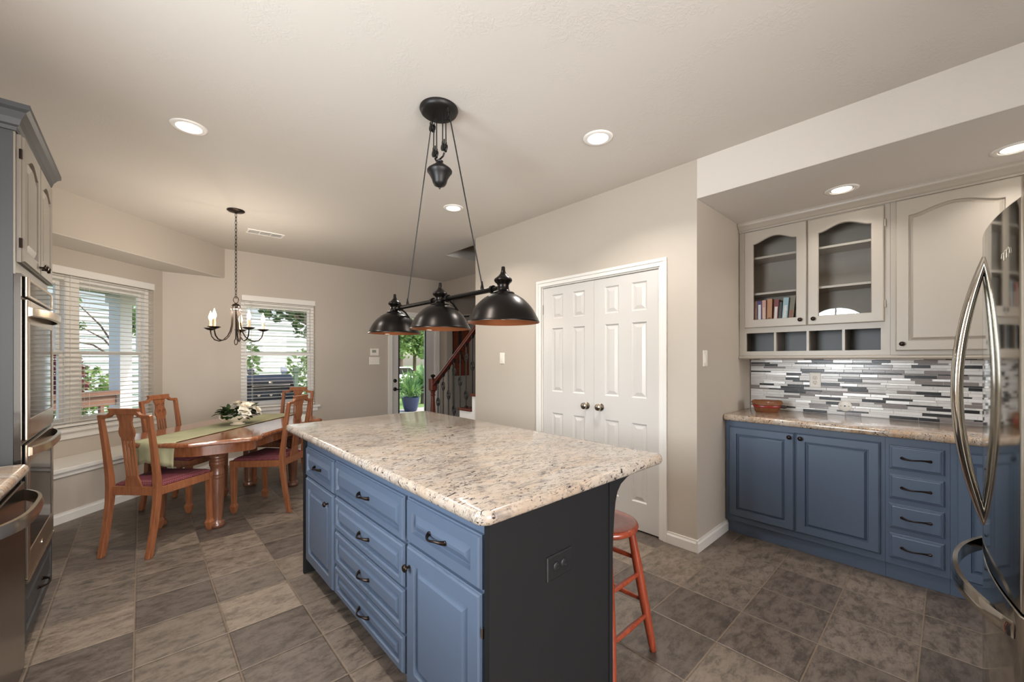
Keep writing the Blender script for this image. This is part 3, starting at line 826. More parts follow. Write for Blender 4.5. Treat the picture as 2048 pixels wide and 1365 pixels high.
plate('light_switch', 'white rocker switch between the closet doors and the stairs', 'switch', frame((2.85, 3.25, 1.354), (0, -1, 0), AF), .074, .118, 'rocker', loc=(2.85, 3.25, 1.354))
plate('light_switch', 'wide white three-switch plate below the thermostat', 'switch', frame((2.733, FW, 1.318), (1, 0, 0), (0, -1, 0)), .170, .118, 'toggles', loc=(2.733, FW, 1.318))
t = thing('thermostat', 'small white thermostat on the wall beside the glazed back door', 'thermostat', (2.733, FW, 1.455))
Mx = frame((2.733, FW, 1.455), (1, 0, 0), (0, -1, 0)) @ Matrix.Translation((-.068, -.058, 0))
c = MB(); c.rings([rect_loop(.136, .116, 0, 0), rect_loop(.136, .116, 0, .018), rect_loop(.136, .116, .006, .026)], 0, Mx); c.build('housing', M_['plastic'], t)
c = MB(); c.box(.02, .085, .05, .092, .026, .0268, 0, Mx); c.build('display', plain('grey_display', (150, 152, 140), .2), t)
c = MB(); c.box(.10, .122, .03, .092, .026, .029, 0, Mx); c.build('button', M_['plastic'], t)
t = thing('phone_jack', 'round white jack plate low on the mosaic backsplash', 'jack plate', (3.951, .543, .99))
Mx = frame((3.951, .543, .99), (0, -1, 0), AF); c = MB(); c.lathe([(.041, 0), (.041, .005), (.034, .010), (.028, .012)], (0, 0, 0), 28, 0, Mx); c.build('cover_plate', M_['plastic'], t, 40)
c = MB(); c.box(-.005, .005, -.004, .004, .0118, .0128, 0, Mx)
for dx in (-.024, .024): c.lathe([(.003, .0105), (.003, .0128)], (dx, 0, 0), 8, 0, Mx)
c.build('socket', M_['slot'], t)

# wall cabinets
UX = 3.68
t = thing('wall_cabinet', 'light grey wall cabinet with two arched glass doors above open cubbies', 'cabinet', (3.82, .74, 1.37))
Y0, Y1 = .272, 1.192
f = MB()                                # face frame
for a0, a1, z0, z1 in ((Y0, .318, 1.375, 2.43), (1.140, Y1, 1.375, 2.43), (.318, 1.140, 1.375, 1.410), (.318, 1.140, 1.558, 1.645), (.318, 1.140, 2.34, 2.43)):
    f.box(UX, UX + .02, a0, a1, z0, z1)
f.box(UX, UX + .02, .700, .755, 1.645, 2.34)
f.build('face_frame', M_['greige'], t)
f = MB()
f.box(UX + .02, 3.955, Y0, Y0 + .016, 1.375, 2.43); f.box(UX + .02, 3.955, Y1 - .016, Y1, 1.375, 2.43)
f.box(UX + .02, 3.955, Y0 + .016, Y1 - .016, 1.375, 1.393); f.box(UX + .02, 3.955, Y0 + .016, Y1 - .016, 2.41, 2.43); f.box(3.945, 3.955, Y0 + .016, Y1 - .016, 1.393, 2.41)
f.box(UX + .02, 3.945, Y0 + .016, Y1 - .016, 1.60, 1.618)
f.build('carcass', M_['inside'], t)
f = MB()
f.box(UX + .021, 3.944, Y0 + .017, Y1 - .017, 1.394, 1.409); f.box(3.925, 3.944, Y0 + .017, Y1 - .017, 1.41, 1.598)
f.build('cubby_lining', M_['cubby'], t)
for y in (.515, .7245, .936):
    f = MB(); f.box(UX + .001, 3.925, y - .0075, y + .0075, 1.409, 1.5985); f.build('cubby_divider', M_['greige'], t)
for z in (1.872, 2.166):
    f = MB(); f.box(UX + .04, 3.944, Y0 + .017, Y1 - .017, z, z + .016); f.build('shelf', M_['greige'], t)
def glass_door(y1, y0, z0, z1, knob_u):
    w, h = y1 - y0, z1 - z0; Mx = AM(UX - .001, y1, z0); T = .02; fr = .062; ar = .045
    lp = [rect_loop_m(w, h, 0, 0), rect_loop_m(w, h, 0, T * .6), rect_loop_m(w, h, .006, T), rect_loop(w, h, fr, T, ar), rect_loop(w, h, fr + .004, T - .006, ar), rect_loop(w, h, fr + .004, 0, ar), rect_loop_m(w, h, 0, 0)]
    m = MB(); m.rings(lp, 0, Mx, False, False); d = m.build('door', M_['greige'], t)
    g = MB(); l = rect_loop(w, h, fr - .004, .006, ar); g.add(l, [list(range(len(l)))], 0, Mx); g.build('glass_panel', M_['cabglass'], d)
    knob(Mx, knob_u, .045, d, M_['bronze'])
    for zz in (.12, h - .12):
        hb = MB(); u = -.004 if knob_u > w / 2 else w + .004
        hb.tube([(u, zz - .025, .012), (u, zz + .025, .012)], .005, 8, 0, Mx); hb.build('hinge', M_['greige'], d, 40)
glass_door(1.150, .728, 1.60, 2.387, .385)
glass_door(.722, .300, 1.60, 2.383, .038)
t2 = thing('wall_cabinet', 'light grey wall cabinet with one large arched solid door above the refrigerator handle', 'cabinet', (3.82, -.27, 1.37))
f = MB(); f.box(UX, 3.955, -.84, .271, 1.375, 2.43); f.build('cabinet_body', M_['greige'], t2)
d, Mx = front(t2, 'door', UX - .001, .246, -.278, 1.402, 2.388, M_['greige'], .062, .02, .046); knob(Mx, .034, .045, d, M_['bronze'])
d, Mx = front(t2, 'door', UX - .001, -.292, -.82, 1.402, 2.388, M_['greige'], .062, .02, .046)
c = MB()
pr = [(3.955, 2.43), (UX - .002, 2.43), (UX - .002, 2.392), (UX - .010, 2.392), (UX - .010, 2.404), (UX - .018, 2.410), (UX - .030, 2.425), (UX - .046, 2.440), (UX - .050, 2.452), (UX - .050, SOFF), (3.955, SOFF)]
c.prism([(x, 1.192, z) for x, z in pr], (0, -2.05, 0))
struct('trim_crown', c, M_['greige'], 'light grey crown moulding along the alcove cabinets', 'crown moulding')
c = MB(); pr = [(3.955, 1.374), (UX - .004, 1.374), (UX - .016, 1.366), (UX - .016, 1.358), (UX - .006, 1.348), (UX + .02, 1.348), (UX + .02, 1.364), (3.955, 1.364)]
c.prism([(x, 1.192, z) for x, z in pr], (0, -2.05, 0))
struct('trim_light_rail', c, M_['greige'], 'light grey rail along the underside of the alcove cabinets', 'light rail')

# books behind the glass
covers = [((98, 60, 50), 'brown book at the wall end of the shelf'), ((70, 48, 92), 'narrow violet book with pale lettering marks'), ((150, 112, 92), 'tan book between the violet and indigo books'),
          ((64, 46, 104), 'indigo book with a white patterned spine'), ((196, 146, 132), 'pink book beside the tan and brown book'), ((176, 124, 84), 'wide tan book with a dark foot'),
          ((112, 32, 40), 'wine red book with a white spine strip'), ((38, 50, 44), 'black-green slim book beside the pale blue one'), ((150, 178, 186), 'pale blue and white wide book'),
          ((120, 112, 92), 'olive and rust book leaning by the blue book'), ((44, 44, 42), 'dark slim book leaning at the door stile'), ((88, 92, 70), 'moss green book hidden partly by the stile'), ((170, 156, 130), 'cream book hidden partly by the stile')]
y = 1.148; seconds = [None, (190, 180, 196), (170, 130, 112), (226, 220, 226), (210, 168, 150), (110, 56, 36), (226, 196, 188), None, (214, 218, 210), (140, 74, 44), None, None, None]
r_ = random.Random(11)
lean = [0, 0, 0, 0, 0, .02, .05, .06, .07, .09, .12, .12, .12]
widths = [.022, .026, .018, .032, .026, .034, .032, .018, .036, .032, .024, .022, .026]
hts = [.208, .21, .206, .204, .208, .214, .204, .18, .212, .222, .214, .2, .2]
for i, ((cv, lab), w_, h_) in enumerate(zip(covers, widths, hts)):
    xa = 3.735; D = .15
    t = thing('book', lab, 'book', (xa + D / 2, y - w_ / 2, 1.618), 0, 'books behind the arched glass door')
    Rx = Matrix.Translation((0, y - w_ - .001, 1.6185)) @ Matrix.Rotation(lean[i], 4, 'X') @ Matrix.Translation((0, -(y - w_ - .001), -1.6185))
    cm = plain('book_cover_%d' % i, cv, .5)
    b = MB(); b.box(xa, xa + D, y - w_, y - w_ + .003, 1.6185, 1.6185 + h_, 0, Rx); b.box(xa, xa + D, y - .003, y, 1.6185, 1.6185 + h_, 0, Rx); b.box(xa - .003, xa, y - w_, y, 1.6185, 1.6185 + h_, 0, Rx)
    b.build('cover', cm, t)
    b = MB(); b.box(xa, xa + D - .006, y - w_ + .003, y - .003, 1.623, 1.614 + h_, 0, Rx); b.build('pages', M_['china'], t)
    if seconds[i]:
        b = MB(); q = (.02, .72) if i not in (3, 1) else (.05, .85)
        if i in (5, 9): q = (.04, .30) if i == 5 else (.05, .5)
        b.box(xa - .004, xa - .003, y - w_ * .8, y - w_ * .2, 1.6185 + h_ * q[0], 1.6185 + h_ * q[1], 0, Rx)
        b.build('spine_label', plain('book_label_%d' % i, seconds[i], .5, vary=.3, vscale=160), t)
    y -= w_ + .0025 + h_ * (math.sin(lean[min(i + 1, 12)]) - math.sin(lean[i]))

# lidded basket on the counter
t = thing('lidded_basket', 'small tan boat-shaped basket with lid and red band on the golden counter', 'basket', (3.71, 1.00, .921), math.radians(-62))
def boat(L, w, z, tip, n=24):
    pts = []
    for i in range(n):
        a = 2 * PI * i / n; ca, sa = math.cos(a), math.sin(a)
        pts.append((L * (abs(ca) ** .8) * (1 if ca > 0 else -1), w * sa * (1 - .25 * abs(ca)), z + tip * abs(ca) ** 6))
    return pts
b = MB(); b.rings([boat(.078, .048, 0, 0), boat(.088, .055, .014, 0), boat(.094, .060, .040, .004)]); b.build('basket_base', M_['basket'], t, 50, world=False)
b = MB(); b.rings([boat(.096, .062, .038, .005), boat(.099, .065, .047, .006), boat(.096, .062, .056, .008)]); b.build('beaded_band', M_['basketred'], t, 50, world=False)
b = MB(); b.rings([boat(.100, .064, .055, .010), boat(.112, .068, .060, .020), boat(.104, .062, .078, .016), boat(.084, .052, .092, .008), boat(.05, .03, .099, .0), boat(.02, .012, .101, 0)]); b.build('lid', M_['basket'], t, 50, world=False)
b = MB(); b.tube([(.094, 0, .046), (.118, .0, .044), (.134, .0, .044)], [.012, .014, .010], 8); b.build('end_loop', M_['slot'], t, 50, world=False)

# ================================================================== ISLAND
IX = .772
t = thing('kitchen_island', 'blue kitchen island cabinet with drawers under the pale granite slab', 'kitchen island', (1.07, 1.85, 0))
b = MB(); b.prism([(.84, .94, 0), (1.366, .94, 0), (1.366, .94, .876), (IX, .94, .876), (IX, .94, .100), (.84, .94, .100)], (0, 1.80, 0))
b.build('cabinet_body', M_['navy'], t)
IM = lambda y1, z: frame((IX, y1, z), (0, -1, 0), (-1, 0, 0))
def ifront(name, y1, y0, z0, z1, fr):
    Mx = IM(y1, z0); return panel_front(Mx, y1 - y0, z1 - z0, .022, fr).build(name, M_['navy'], t), Mx
d, Mx = ifront('drawer', 2.704, 2.226, .628, .806, .035); pull(Mx, .239, .089, d, M_['bronze'], .022, .10)
d, Mx = ifront('door', 2.704, 2.226, .107, .620, .06); knob(Mx, .415, .455, d, M_['bronze'], .022)
for z0, z1 in ((.634, .812), (.454, .624), (.272, .444), (.115, .262)):
    d, Mx = ifront('drawer', 2.198, 1.444, z0, z1, .030); pull(Mx, .385, (z1 - z0) / 2, d, M_['bronze'], .022, .10)
d, Mx = ifront('drawer', 1.419, .960, .648, .815, .045); pull(Mx, .222, .083, d, M_['bronze'], .022, .10)
d, Mx = ifront('door', 1.419, .960, .107, .636, .06); knob(Mx, .032, .455, d, M_['bronze'], .022)
for zz in (.14, .40):
    hb = MB(); hb.box(.462, .470, zz, zz + .03, .006, .018, 0, Mx); hb.build('hinge', M_['nickel'], d)
for y0, lab in ((.916, 1), (2.74, 0)):
    b = MB(); b.prism([(IX - .019, y0, 0), (1.362, y0, 0), (1.362, y0, .876), (IX - .019, y0, .876)], (0, .024, 0)); o = b.build('end_panel', M_['charcoal'], t)
    o['label'] = 'dark charcoal end panel'
    pts = [(1.362, 0), (1.386, 0), (1.386, .58), (1.391, .66), (1.398, .73), (1.406, .775), (1.420, .812), (1.445, .838), (1.490, .856), (1.540, .868), (1.540, .876), (1.362, .876)]
    b = MB(); b.prism([(x, y0 - .004, z) for x, z in pts], (0, .032, 0)); o = b.build('corbel', M_['charcoal'], t)
b = MB(); b.box(1.366, 1.385, .948, 2.736, 0, .876); o = b.build('back_panel', M_['charcoal'], t)
plate('outlet', '', '', frame((1.064, .916, .641), (1, 0, 0), (0, -1, 0)), .132, .084, 'outlet_h', 'blackplastic', 'slot', parent=t)
c = MB(); slab(c, .688, 1.742, .868, 2.945, .878, .921, .045, .016, 8)
tag(c.build('countertop', M_['granite'], None, 50), 'pale speckled granite slab on the kitchen island', 'countertop')

# ================================================================== BAR STOOL
t = thing('bar_stool', 'round red wooden bar stool tucked under the island overhang', 'stool', (1.572, 1.094, 0), math.radians(0.5))
b = MB(); b.lathe([(.10, .572), (.150, .574), (.160, .582), (.164, .592), (.160, .602), (.148, .607), (.10, .606), (.04, .603)], seg=40); b.build('seat', M_['redwood'], t, 50, world=False)
top = .093; ft = .167
LG = [(math.copysign(1, sx), math.copysign(1, sy)) for sx, sy in ((1, 1), (1, -1), (-1, -1), (-1, 1))]
def lp_(q, z): k = ft + (top - ft) * z / .575; return Vector((q[0] * k, q[1] * k, z))
for q in LG:
    b = MB(); zs = [0, .004, .03, .2, .4, .54, .575]; b.tube([lp_(q, z) for z in zs], [.010, .015, .017, .021, .021, .017, .015], 14); b.build('leg', M_['redwood'], t, 50, world=False)
for i in range(4):
    p, q = LG[i], LG[(i + 1) % 4]
    for z in ((.17, .36) if i % 2 else (.235, .43)):
        a, c_ = lp_(p, z), lp_(q, z); b = MB(); b.tube([a, a.lerp(c_, .3), a.lerp(c_, .5), a.lerp(c_, .7), c_], [.009, .0115, .0125, .0115, .009], 12); b.build('rung', M_['redwood'], t, 50, world=False)

# ================================================================== PULLEY PENDANT OVER THE ISLAND
PX = 1.22; PY = (1.385, 1.912, 2.455)
t = thing('pendant_light', 'black three-shade pulley pendant hanging over the island', 'pendant light', (PX, 1.912, CH))
b = MB(); b.lathe([(.104, CH), (.106, CH - .008), (.100, CH - .022), (.090, CH - .03), (.030, CH - .034)], (PX, 1.925, 0), 36); b.build('canopy', M_['black'], t, 40)
def pulley(y, z, r=.020, name='pulley'):
    p = MB(); Mx = Matrix.Translation((PX, y, z)) @ Matrix.Rotation(PI / 2, 4, 'Y')
    p.lathe([(.004, -.010), (r, -.010), (r, -.005), (r * .7, 0), (r, .005), (r, .010), (.004, .010)], (0, 0, 0), 20, 0, Mx)
    p.box(PX - .013, PX - .010, y - .006, y + .006, z - .022, z + .03); p.box(PX + .010, PX + .013, y - .006, y + .006, z - .022, z + .03)
    p.tube([(PX, y, z + .022), (PX, y, z + .045)], .004, 8)
    p.build(name, M_['black'], t, 40)
pulley(1.995, 2.662); pulley(1.838, 2.662); pulley(1.965, 2.505); pulley(1.872, 2.505)
for pts in ([(PX, 2.012, 2.66), (PX, 2.284, 1.705)], [(PX, 1.822, 2.66), (PX, 1.540, 1.705)], [(PX, 1.978, 2.66), (PX, 1.982, 2.50)], [(PX, 1.950, 2.70), (PX, 1.948, 2.50)],
            [(PX, 1.887, 2.70), (PX, 1.889, 2.50)], [(PX, 1.857, 2.66), (PX, 1.855, 2.50)]):
    b = MB(); b.tube(pts, .0033, 8); b.build('cord', M_['black'], t, 40)
b = MB(); b.lathe([(.004, 2.292), (.006, 2.299), (.012, 2.303), (.030, 2.312), (.038, 2.325), (.043, 2.345), (.058, 2.372), (.068, 2.385), (.069, 2.392), (.064, 2.400), (.045, 2.415), (.026, 2.428), (.018, 2.440), (.020, 2.446), (.006, 2.450)], (PX, 1.918, 0), 32)
b.tube([(PX, 1.965, 2.478), (PX, 1.955, 2.462), (PX, 1.918, 2.456), (PX, 1.882, 2.462), (PX, 1.872, 2.478)], .005, 8)
b.build('counterweight', M_['black'], t, 40)
BZ_ = 1.676
b = MB(); b.tube([(PX, PY[0], BZ_), (PX, PY[2], BZ_)], .0125, 16); b.build('bar', M_['shade'], t, 40)
for y in (1.540, 2.284):
    b = MB(); b.lathe([(.008, BZ_ + .008), (.009, BZ_ + .018), (.006, BZ_ + .03), (.003, BZ_ + .05)], (PX, y, 0), 12); b.build('cord_grip', M_['shade'], t, 40)
for i, y in enumerate(PY):
    SP = [(1, 0), (.985, .03), (.967, .07), (.935, .14), (.895, .23), (.85, .32), (.79, .42), (.72, .51), (.64, .60), (.55, .685), (.46, .75), (.37, .80), (.29, .84), (.22, .86), (.15, .87)]
    ro, n = .165, 14
    out = []
    for k in range(n + 1):
        out.append((ro * SP[k][0], 1.521 + SP[k][1] * .150))
    b = MB(); b.lathe([(.163, 1.514), (.166, 1.514), (.1665, 1.519)] + out[0:] , (PX, y, 0), 48, 0, None, 1, 1, False)
    s = b.build('shade', M_['shade'], t, 45)
    b = MB(); b.lathe([(.163, 1.514)] + [(r * .972, z - .003) for r, z in out], (PX, y, 0), 48, 0, None, 1, 1, False); o = b.build('shade_lining', M_['copper'], s, 45); o['label'] = 'copper inner lining'
    b = MB(); b.lathe([(.030, 1.640), (.050, 1.643), (.053, 1.649), (.046, 1.655), (.037, 1.656), (.031, 1.661), (.027, 1.668), (.026, 1.685), (.030, 1.694), (.038, 1.700), (.042, 1.707), (.040, 1.715), (.028, 1.724), (.016, 1.736), (.010, 1.750), (.009, 1.758), (.008, 1.770), (.004, 1.773)], (PX, y, 0), 28)
    b.build('finial', M_['shade'], t, 40)
    b = MB(); b.lathe([(.016, 1.635), (.018, 1.60), (.012, 1.595)], (PX, y, 0), 16); b.lathe([(.012, 1.595), (.024, 1.575), (.030, 1.555), (.022, 1.535), (.006, 1.528)], (PX, y, 0), 20); b.build('bulb', M_['china'], t, 50)
    for dy in ((-.075, .075) if i == 1 else ((.075,) if i == 0 else (-.075,))):
        b = MB(); Mx = Matrix.Translation((PX, y + dy, BZ_)) @ Matrix.Rotation(PI / 2, 4, 'X')
        b.lathe([(.0125, -.007), (.020, -.007), (.020, .007), (.0125, .007)], (0, 0, 0), 18, 0, Mx, 1, 1, False)
        b.tube([(PX + .012, y + dy, BZ_ - .012), (PX + .035, y + dy * 1.02, BZ_ - .028), (PX + .058, y + dy * 1.06, BZ_ - .058), (PX + .070, y + dy * 1.08, BZ_ - .092)], .006, 8)
        b.build('bar_clamp', M_['shade'], t, 40)
    if i == 1:
        b = MB(); b.tube([(PX + .135, y - .02, 1.592), (PX + .20, y - .03, 1.600)], [.007, .006], 10); b.lathe([(.003, -.008), (.010, -.006), (.010, .006), (.003, .008)], (PX + .20, y - .03, 1.600), 12); b.build('rotary_switch', M_['shade'], s, 40)
    if i > 0:
        a = -PI / 2 - .35; nx, ny = math.cos(a), math.sin(a)
        Mx = frame((PX + nx * .1595, y + ny * .1595, 1.521), (-ny, nx, 0), (-nx, -ny, 0))
        # small cream sticker on the far inner wall
        a = PI / 2 - .15; nx, ny = math.cos(a), math.sin(a)
        Mx = frame((PX + nx * .1595, y + ny * .1595, 1.516), (ny, -nx, 0), (-nx, -ny, 0))
        b = MB(); b.box(-.016, .016, 0, .010, 0, .0012, 0, Mx); b.build('sticker', M_['china'], s)

# ================================================================== RECESSED LIGHTS, CEILING VENT
def can(x, y, z, label, power=CAN_POWER):
    t = thing('recessed_light', label, 'recessed light', (x, y, z), 0, 'round recessed ceiling lights')
    b = MB(); b.lathe([(.062, -.001), (.064, -.006), (.080, -.007), (.090, -.004), (.092, 0), (.062, 0)], (x, y, z), 36, 0, None, 1, 1, False); b.build('trim_ring', M_['can'], t, 50)
    b = MB(); b.lathe([(.063, -.0018), (.02, -.0028), (.001, -.003)], (x, y, z), 32, 0, None, 1, 1, False); b.build('diffuser', M_['lamp'], t, 50)
    light('recessed_lamp', 'AREA', (x, y, z - .012), power, (1.0, .955, .90), (0, 0, 0), shape='DISK', size=.12, spread=math.radians(125))
can(.213, 3.09, CH, 'recessed ceiling light between the grey oven tower and the bay header')
can(2.116, 1.501, CH, 'recessed ceiling light beside the round black pendant canopy')
can(2.119, 3.10, CH, 'recessed ceiling light seen between the two long pendant cords')
can(3.40, .485, SOFF, 'recessed alcove light above the two glass cabinet doors', 2.4)
can(3.41, -.235, SOFF, 'recessed alcove light above the solid arched cabinet door', 2.4)
light('recessed_lamp', 'AREA', (.213, 1.5, CH - .012), CAN_POWER, (1.0, .955, .90), (0, 0, 0), shape='DISK', size=.12, spread=math.radians(125))
t = thing('ceiling_vent', 'white slotted air vent in the ceiling behind the chandelier chain', 'vent', (1.015, 5.14, CH))
b = MB()
for x0, x1, y0, y1 in ((.84, 1.19, 5.06, 5.078), (.84, 1.19, 5.202, 5.22), (.84, .858, 5.078, 5.202), (1.172, 1.19, 5.078, 5.202), (.955, .967, 5.078, 5.202), (1.063, 1.075, 5.078, 5.202)): b.box(x0, x1, y0, y1, CH - .008, CH)
b.build('vent_frame', M_['can'], t)
b = MB()
for i in range(9): y = 5.084 + i * .0138; b.prism([(.858, y, CH - .006), (.858, y + .009, CH - .001), (.858, y + .0098, CH - .002), (.858, y + .001, CH - .007)], (.314, 0, 0))
b.build('louvres', M_['can'], t)
b = MB(); b.box(.858, 1.172, 5.078, 5.202, CH - .0008, CH - .0002); b.build('duct_opening', M_['slot'], t)

# ================================================================== OVEN TOWER, DISHWASHER, COUNTER ON THE FACING SIDE
TX = -.385
t = thing('oven_cabinet', 'tall grey oven cabinet with two arched doors over the steel wall oven', 'cabinet', (-.71, 2.99, 0))
b = MB(); b.prism([(-1.045, 2.60, 0), (-.43, 2.60, 0), (-.43, 2.60, .10), (TX, 2.60, .10), (TX, 2.60, 2.30), (-1.045, 2.60, 2.30)], (0, .78, 0)); b.build('cabinet_body', M_['tower'], t)
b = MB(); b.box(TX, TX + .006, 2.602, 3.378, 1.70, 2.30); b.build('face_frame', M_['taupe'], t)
b = MB(); b.box(-1.0, -.47, 2.592, 2.60, .95, 2.22); b.build('side_panel', M_['tower'], t, bevel=.003)
TM = lambda y0, z: frame((TX + .006, y0, z), (0, 1, 0), (1, 0, 0))
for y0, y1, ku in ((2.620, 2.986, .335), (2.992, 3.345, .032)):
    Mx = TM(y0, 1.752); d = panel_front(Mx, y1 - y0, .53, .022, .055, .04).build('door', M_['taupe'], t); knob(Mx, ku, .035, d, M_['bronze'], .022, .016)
    for zz in (.08, .45):
        hb = MB(); u = -.003 if ku > .2 else .356; hb.tube([(u, zz - .02, .012), (u, zz + .02, .012)], .005, 8, 0, Mx); hb.build('hinge', M_['bronze'], d, 40)
Mx = TM(2.625, .135); d = panel_front(Mx, .73, .255, .020, .05).build('drawer', M_['tower'], t); pull(Mx, .365, .128, d, M_['bronze'], .020, .11, .03)
b = MB(); pr = [(0, 2.285), (.010, 2.285), (.012, 2.300), (.020, 2.306), (.026, 2.330), (.040, 2.355), (.052, 2.365), (.052, 2.385), (0, 2.385)]
loops = []
for px_, py_, ox, oy in ((-1.045, 2.60, 0, -1), (TX, 2.60, 1, -1), (TX, 3.38, 1, 1), (-1.045, 3.38, 0, 1)):
    loops.append([(px_ + ox * a, py_ + oy * a, z) for a, z in pr])
b.rings(loops); b.build('crown', M_['tower'], t)

t = thing('wall_oven', 'stainless double wall oven with curved handles built into the grey tower', 'oven', (-.37, 2.99, .41))
OX = TX + .0005; OF = -.352; OY0, OY1 = 2.652, 3.332
b = MB(); b.box(OX, OX + .020, 2.606, 3.374, .405, 1.705); b.build('oven_body', M_['ovenglass'], t)
def odoor(name, z0, z1, wz0, wz1):
    b = MB(); b.box(OX + .0205, OF - .010, OY0, OY1, z0, z1); d = b.build(name, M_['ovenglass'], t, bevel=.002)
    b = MB()
    F = [(OY0, OY0 + .05, z0, z1), (OY1 - .05, OY1, z0, z1), (OY0 + .05, OY1 - .05, z0, wz0), (OY0 + .05, OY1 - .05, wz1, z1)]
    for a0, a1, q0, q1 in F: b.box(OF - .010, OF, a0, a1, q0, q1)
    b.build('steel_frame', M_['oven'], d, bevel=.003)
    b = MB(); b.box(OF - .009, OF - .003, OY0 + .05, OY1 - .05, wz0, wz1); b.build('glass_window', M_['ovenglass'], d)
    return d
odoor('control_panel', 1.612, 1.70, 1.625, 1.685)
du = odoor('upper_door', 1.003, 1.602, 1.09, 1.50)
dl = odoor('lower_door', .412, .985, .52, .90)
for d, z in ((du, 1.552), (dl, .952)):
    b = MB(); pts = []; 
    for i in range(21):
        k = i / 20; y = OY0 + .02 + (OY1 - OY0 - .04) * k
        pts.append((OF + .004 + .040 * (1 - abs(2 * k - 1) ** 3.0), y, z))
    b.rings([[(p[0] - .006, p[1], p[2] - .020), (p[0] + .006, p[1], p[2] - .016), (p[0] + .006, p[1], p[2] + .016), (p[0] - .006, p[1], p[2] + .020)] for p in pts]); b.build('handle', M_['oven'], d, 50)
b = MB(); b.lathe([(.014, 0), (.014, .002), (.011, .003)], (0, 0, 0), 20, 0, frame((OF, 2.99, .462), (0, 1, 0), (1, 0, 0))); b.build('badge', M_['nickel'], dl, 40)
b = MB(); b.box(OX + .0205, OF + .004, OY0 - .008, OY1 + .008, .398, .409); b.build('bottom_trim', M_['oven'], t)

t = thing('base_cabinet', 'grey base cabinet under the speckled counter beside the dishwasher', 'cabinet', (-.71, 1.1, 0))
b = MB(); b.prism([(-1.045, .1, 0), (-.44, .1, 0), (-.44, .1, .10), (-.385, .1, .10), (-.385, .1, .876), (-1.045, .1, .876)], (0, 1.835, 0)); b.build('cabinet_body', M_['tower'], t)
for y0, y1 in ((.13, .72), (.74, 1.32), (1.34, 1.91)):
    Mx = frame((-.385, y0, .13), (0, 1, 0), (1, 0, 0)); d = panel_front(Mx, y1 - y0, .70, .02, .055).build('door', M_['tower'], t); knob(Mx, .5, .6, d, M_['bronze'])
t = thing('dishwasher', 'stainless dishwasher with a curved bar handle under the counter end', 'dishwasher', (-.68, 2.25, 0))
b = MB(); b.box(-1.0, -.372, 1.942, 2.556, .10, .872); b.box(-1.0, -.43, 1.942, 2.556, 0, .10); b.build('tub', M_['blackplastic'], t)
b = MB(); b.box(-.371, -.345, 1.946, 2.540, .105, .855); b.build('door_panel', M_['steel_d'], t, bevel=.004)
b = MB(); pts = []
for i in range(25):
    k = i / 24; e = 1 - abs(2 * k - 1) ** 3.2; pts.append((-.340 + .062 * e, 1.985 + .525 * k, .806))
b.rings([[(p[0] - .008, p[1], p[2] - .022), (p[0] + .007, p[1], p[2] - .020), (p[0] + .009, p[1], p[2] - .004), (p[0] + .004, p[1], p[2] + .020), (p[0] - .006, p[1], p[2] + .022)] for p in pts])
b.build('handle', M_['oven'], t, 60)
c = MB(); slab(c, -1.045, -.334, .1, 2.572, .878, .921, .03, .016, 6)
tag(c.build('countertop', M_['granite_warm'], None, 50), 'speckled granite countertop over the dishwasher', 'countertop')

# ================================================================== REFRIGERATOR
FX, FHW = 2.02, .447
def fy(x): return -.072 - .26 * (x - FX) ** 2
t = thing('refrigerator', 'stainless french door refrigerator facing the alcove cabinets', 'refrigerator', (FX, -.5, 0))
b = MB(); b.box(FX - FHW + .006, FX + FHW - .006, -.93, -.185, .02, 1.742); b.build('case', M_['steel_d'], t, bevel=.004)
def fdoor(name, xa, xb, z0, z1, rl=True, rr=True):
    n = 26; pts = []
    for i in range(n + 1):
        x = xa + (xb - xa) * i / n; y = fy(x); R = .022
        da = x - xa; db = xb - x
        if rl and da < R: y -= R - math.sqrt(max(0, R * R - (R - da) ** 2))
        if rr and db < R: y -= R - math.sqrt(max(0, R * R - (R - db) ** 2))
        pts.append((x, y))
    extra = []
    if rl: extra = [(xa + .0008, fy(xa) - .016), (xa + .003, fy(xa) - .0105), (xa + .007, fy(xa) - .006)]
    front_ = pts[:1] + extra + pts[1:]
    loop = front_ + [(xb, -.175), (xa, -.175)]
    mb = MB(); mb.prism([(x, y, z0) for x, y in loop], (0, 0, z1 - z0))
    return mb.build(name, M_['steel'], t, 50, bevel=.003)
dr = fdoor('door', FX - FHW, FX - .002, .722, 1.752, True, False)
dl = fdoor('door', FX + .002, FX + FHW, .722, 1.752, False, True)
fz = fdoor('freezer_drawer', FX - FHW, FX + FHW, .075, .712)
for d, x in ((dr, FX - .042), (dl, FX + .042)):
    b = MB(); pts = []; rs = []
    for i in range(31):
        k = i / 30 * 2 - 1; z = 1.248 + .425 * k
        pts.append((x, fy(x) - .004 + .062 * (1 - abs(k) ** 1.9), z)); rs.append(.0145 - .006 * abs(k) ** 4)
    b.tube(pts, rs, 14); b.build('handle', M_['steel'], d, 60)
b = MB(); pts = []
for i in range(31):
    k = i / 30 * 2 - 1; x = FX + .38 * k
    pts.append((x, fy(x) - .002 + .066 * (1 - abs(k) ** 2.4), .655))
b.rings([[(p[0], p[1] - .009, p[2] - .024), (p[0], p[1] + .006, p[2] - .020), (p[0], p[1] + .009, p[2] + .004), (p[0], p[1] + .003, p[2] + .022), (p[0], p[1] - .009, p[2] + .022)] for p in pts]); b.build('handle', M_['steel'], fz, 60)
b = MB(); x0 = 1.715; pts = []
for i in range(60):
    k = i / 59; a = k * 5.2 * PI
    x = x0 - .050 * k + .006 * math.cos(a); z = 1.622 + .012 * math.sin(a) + .010 * k; pts.append((x, fy(x) + .0012, z))
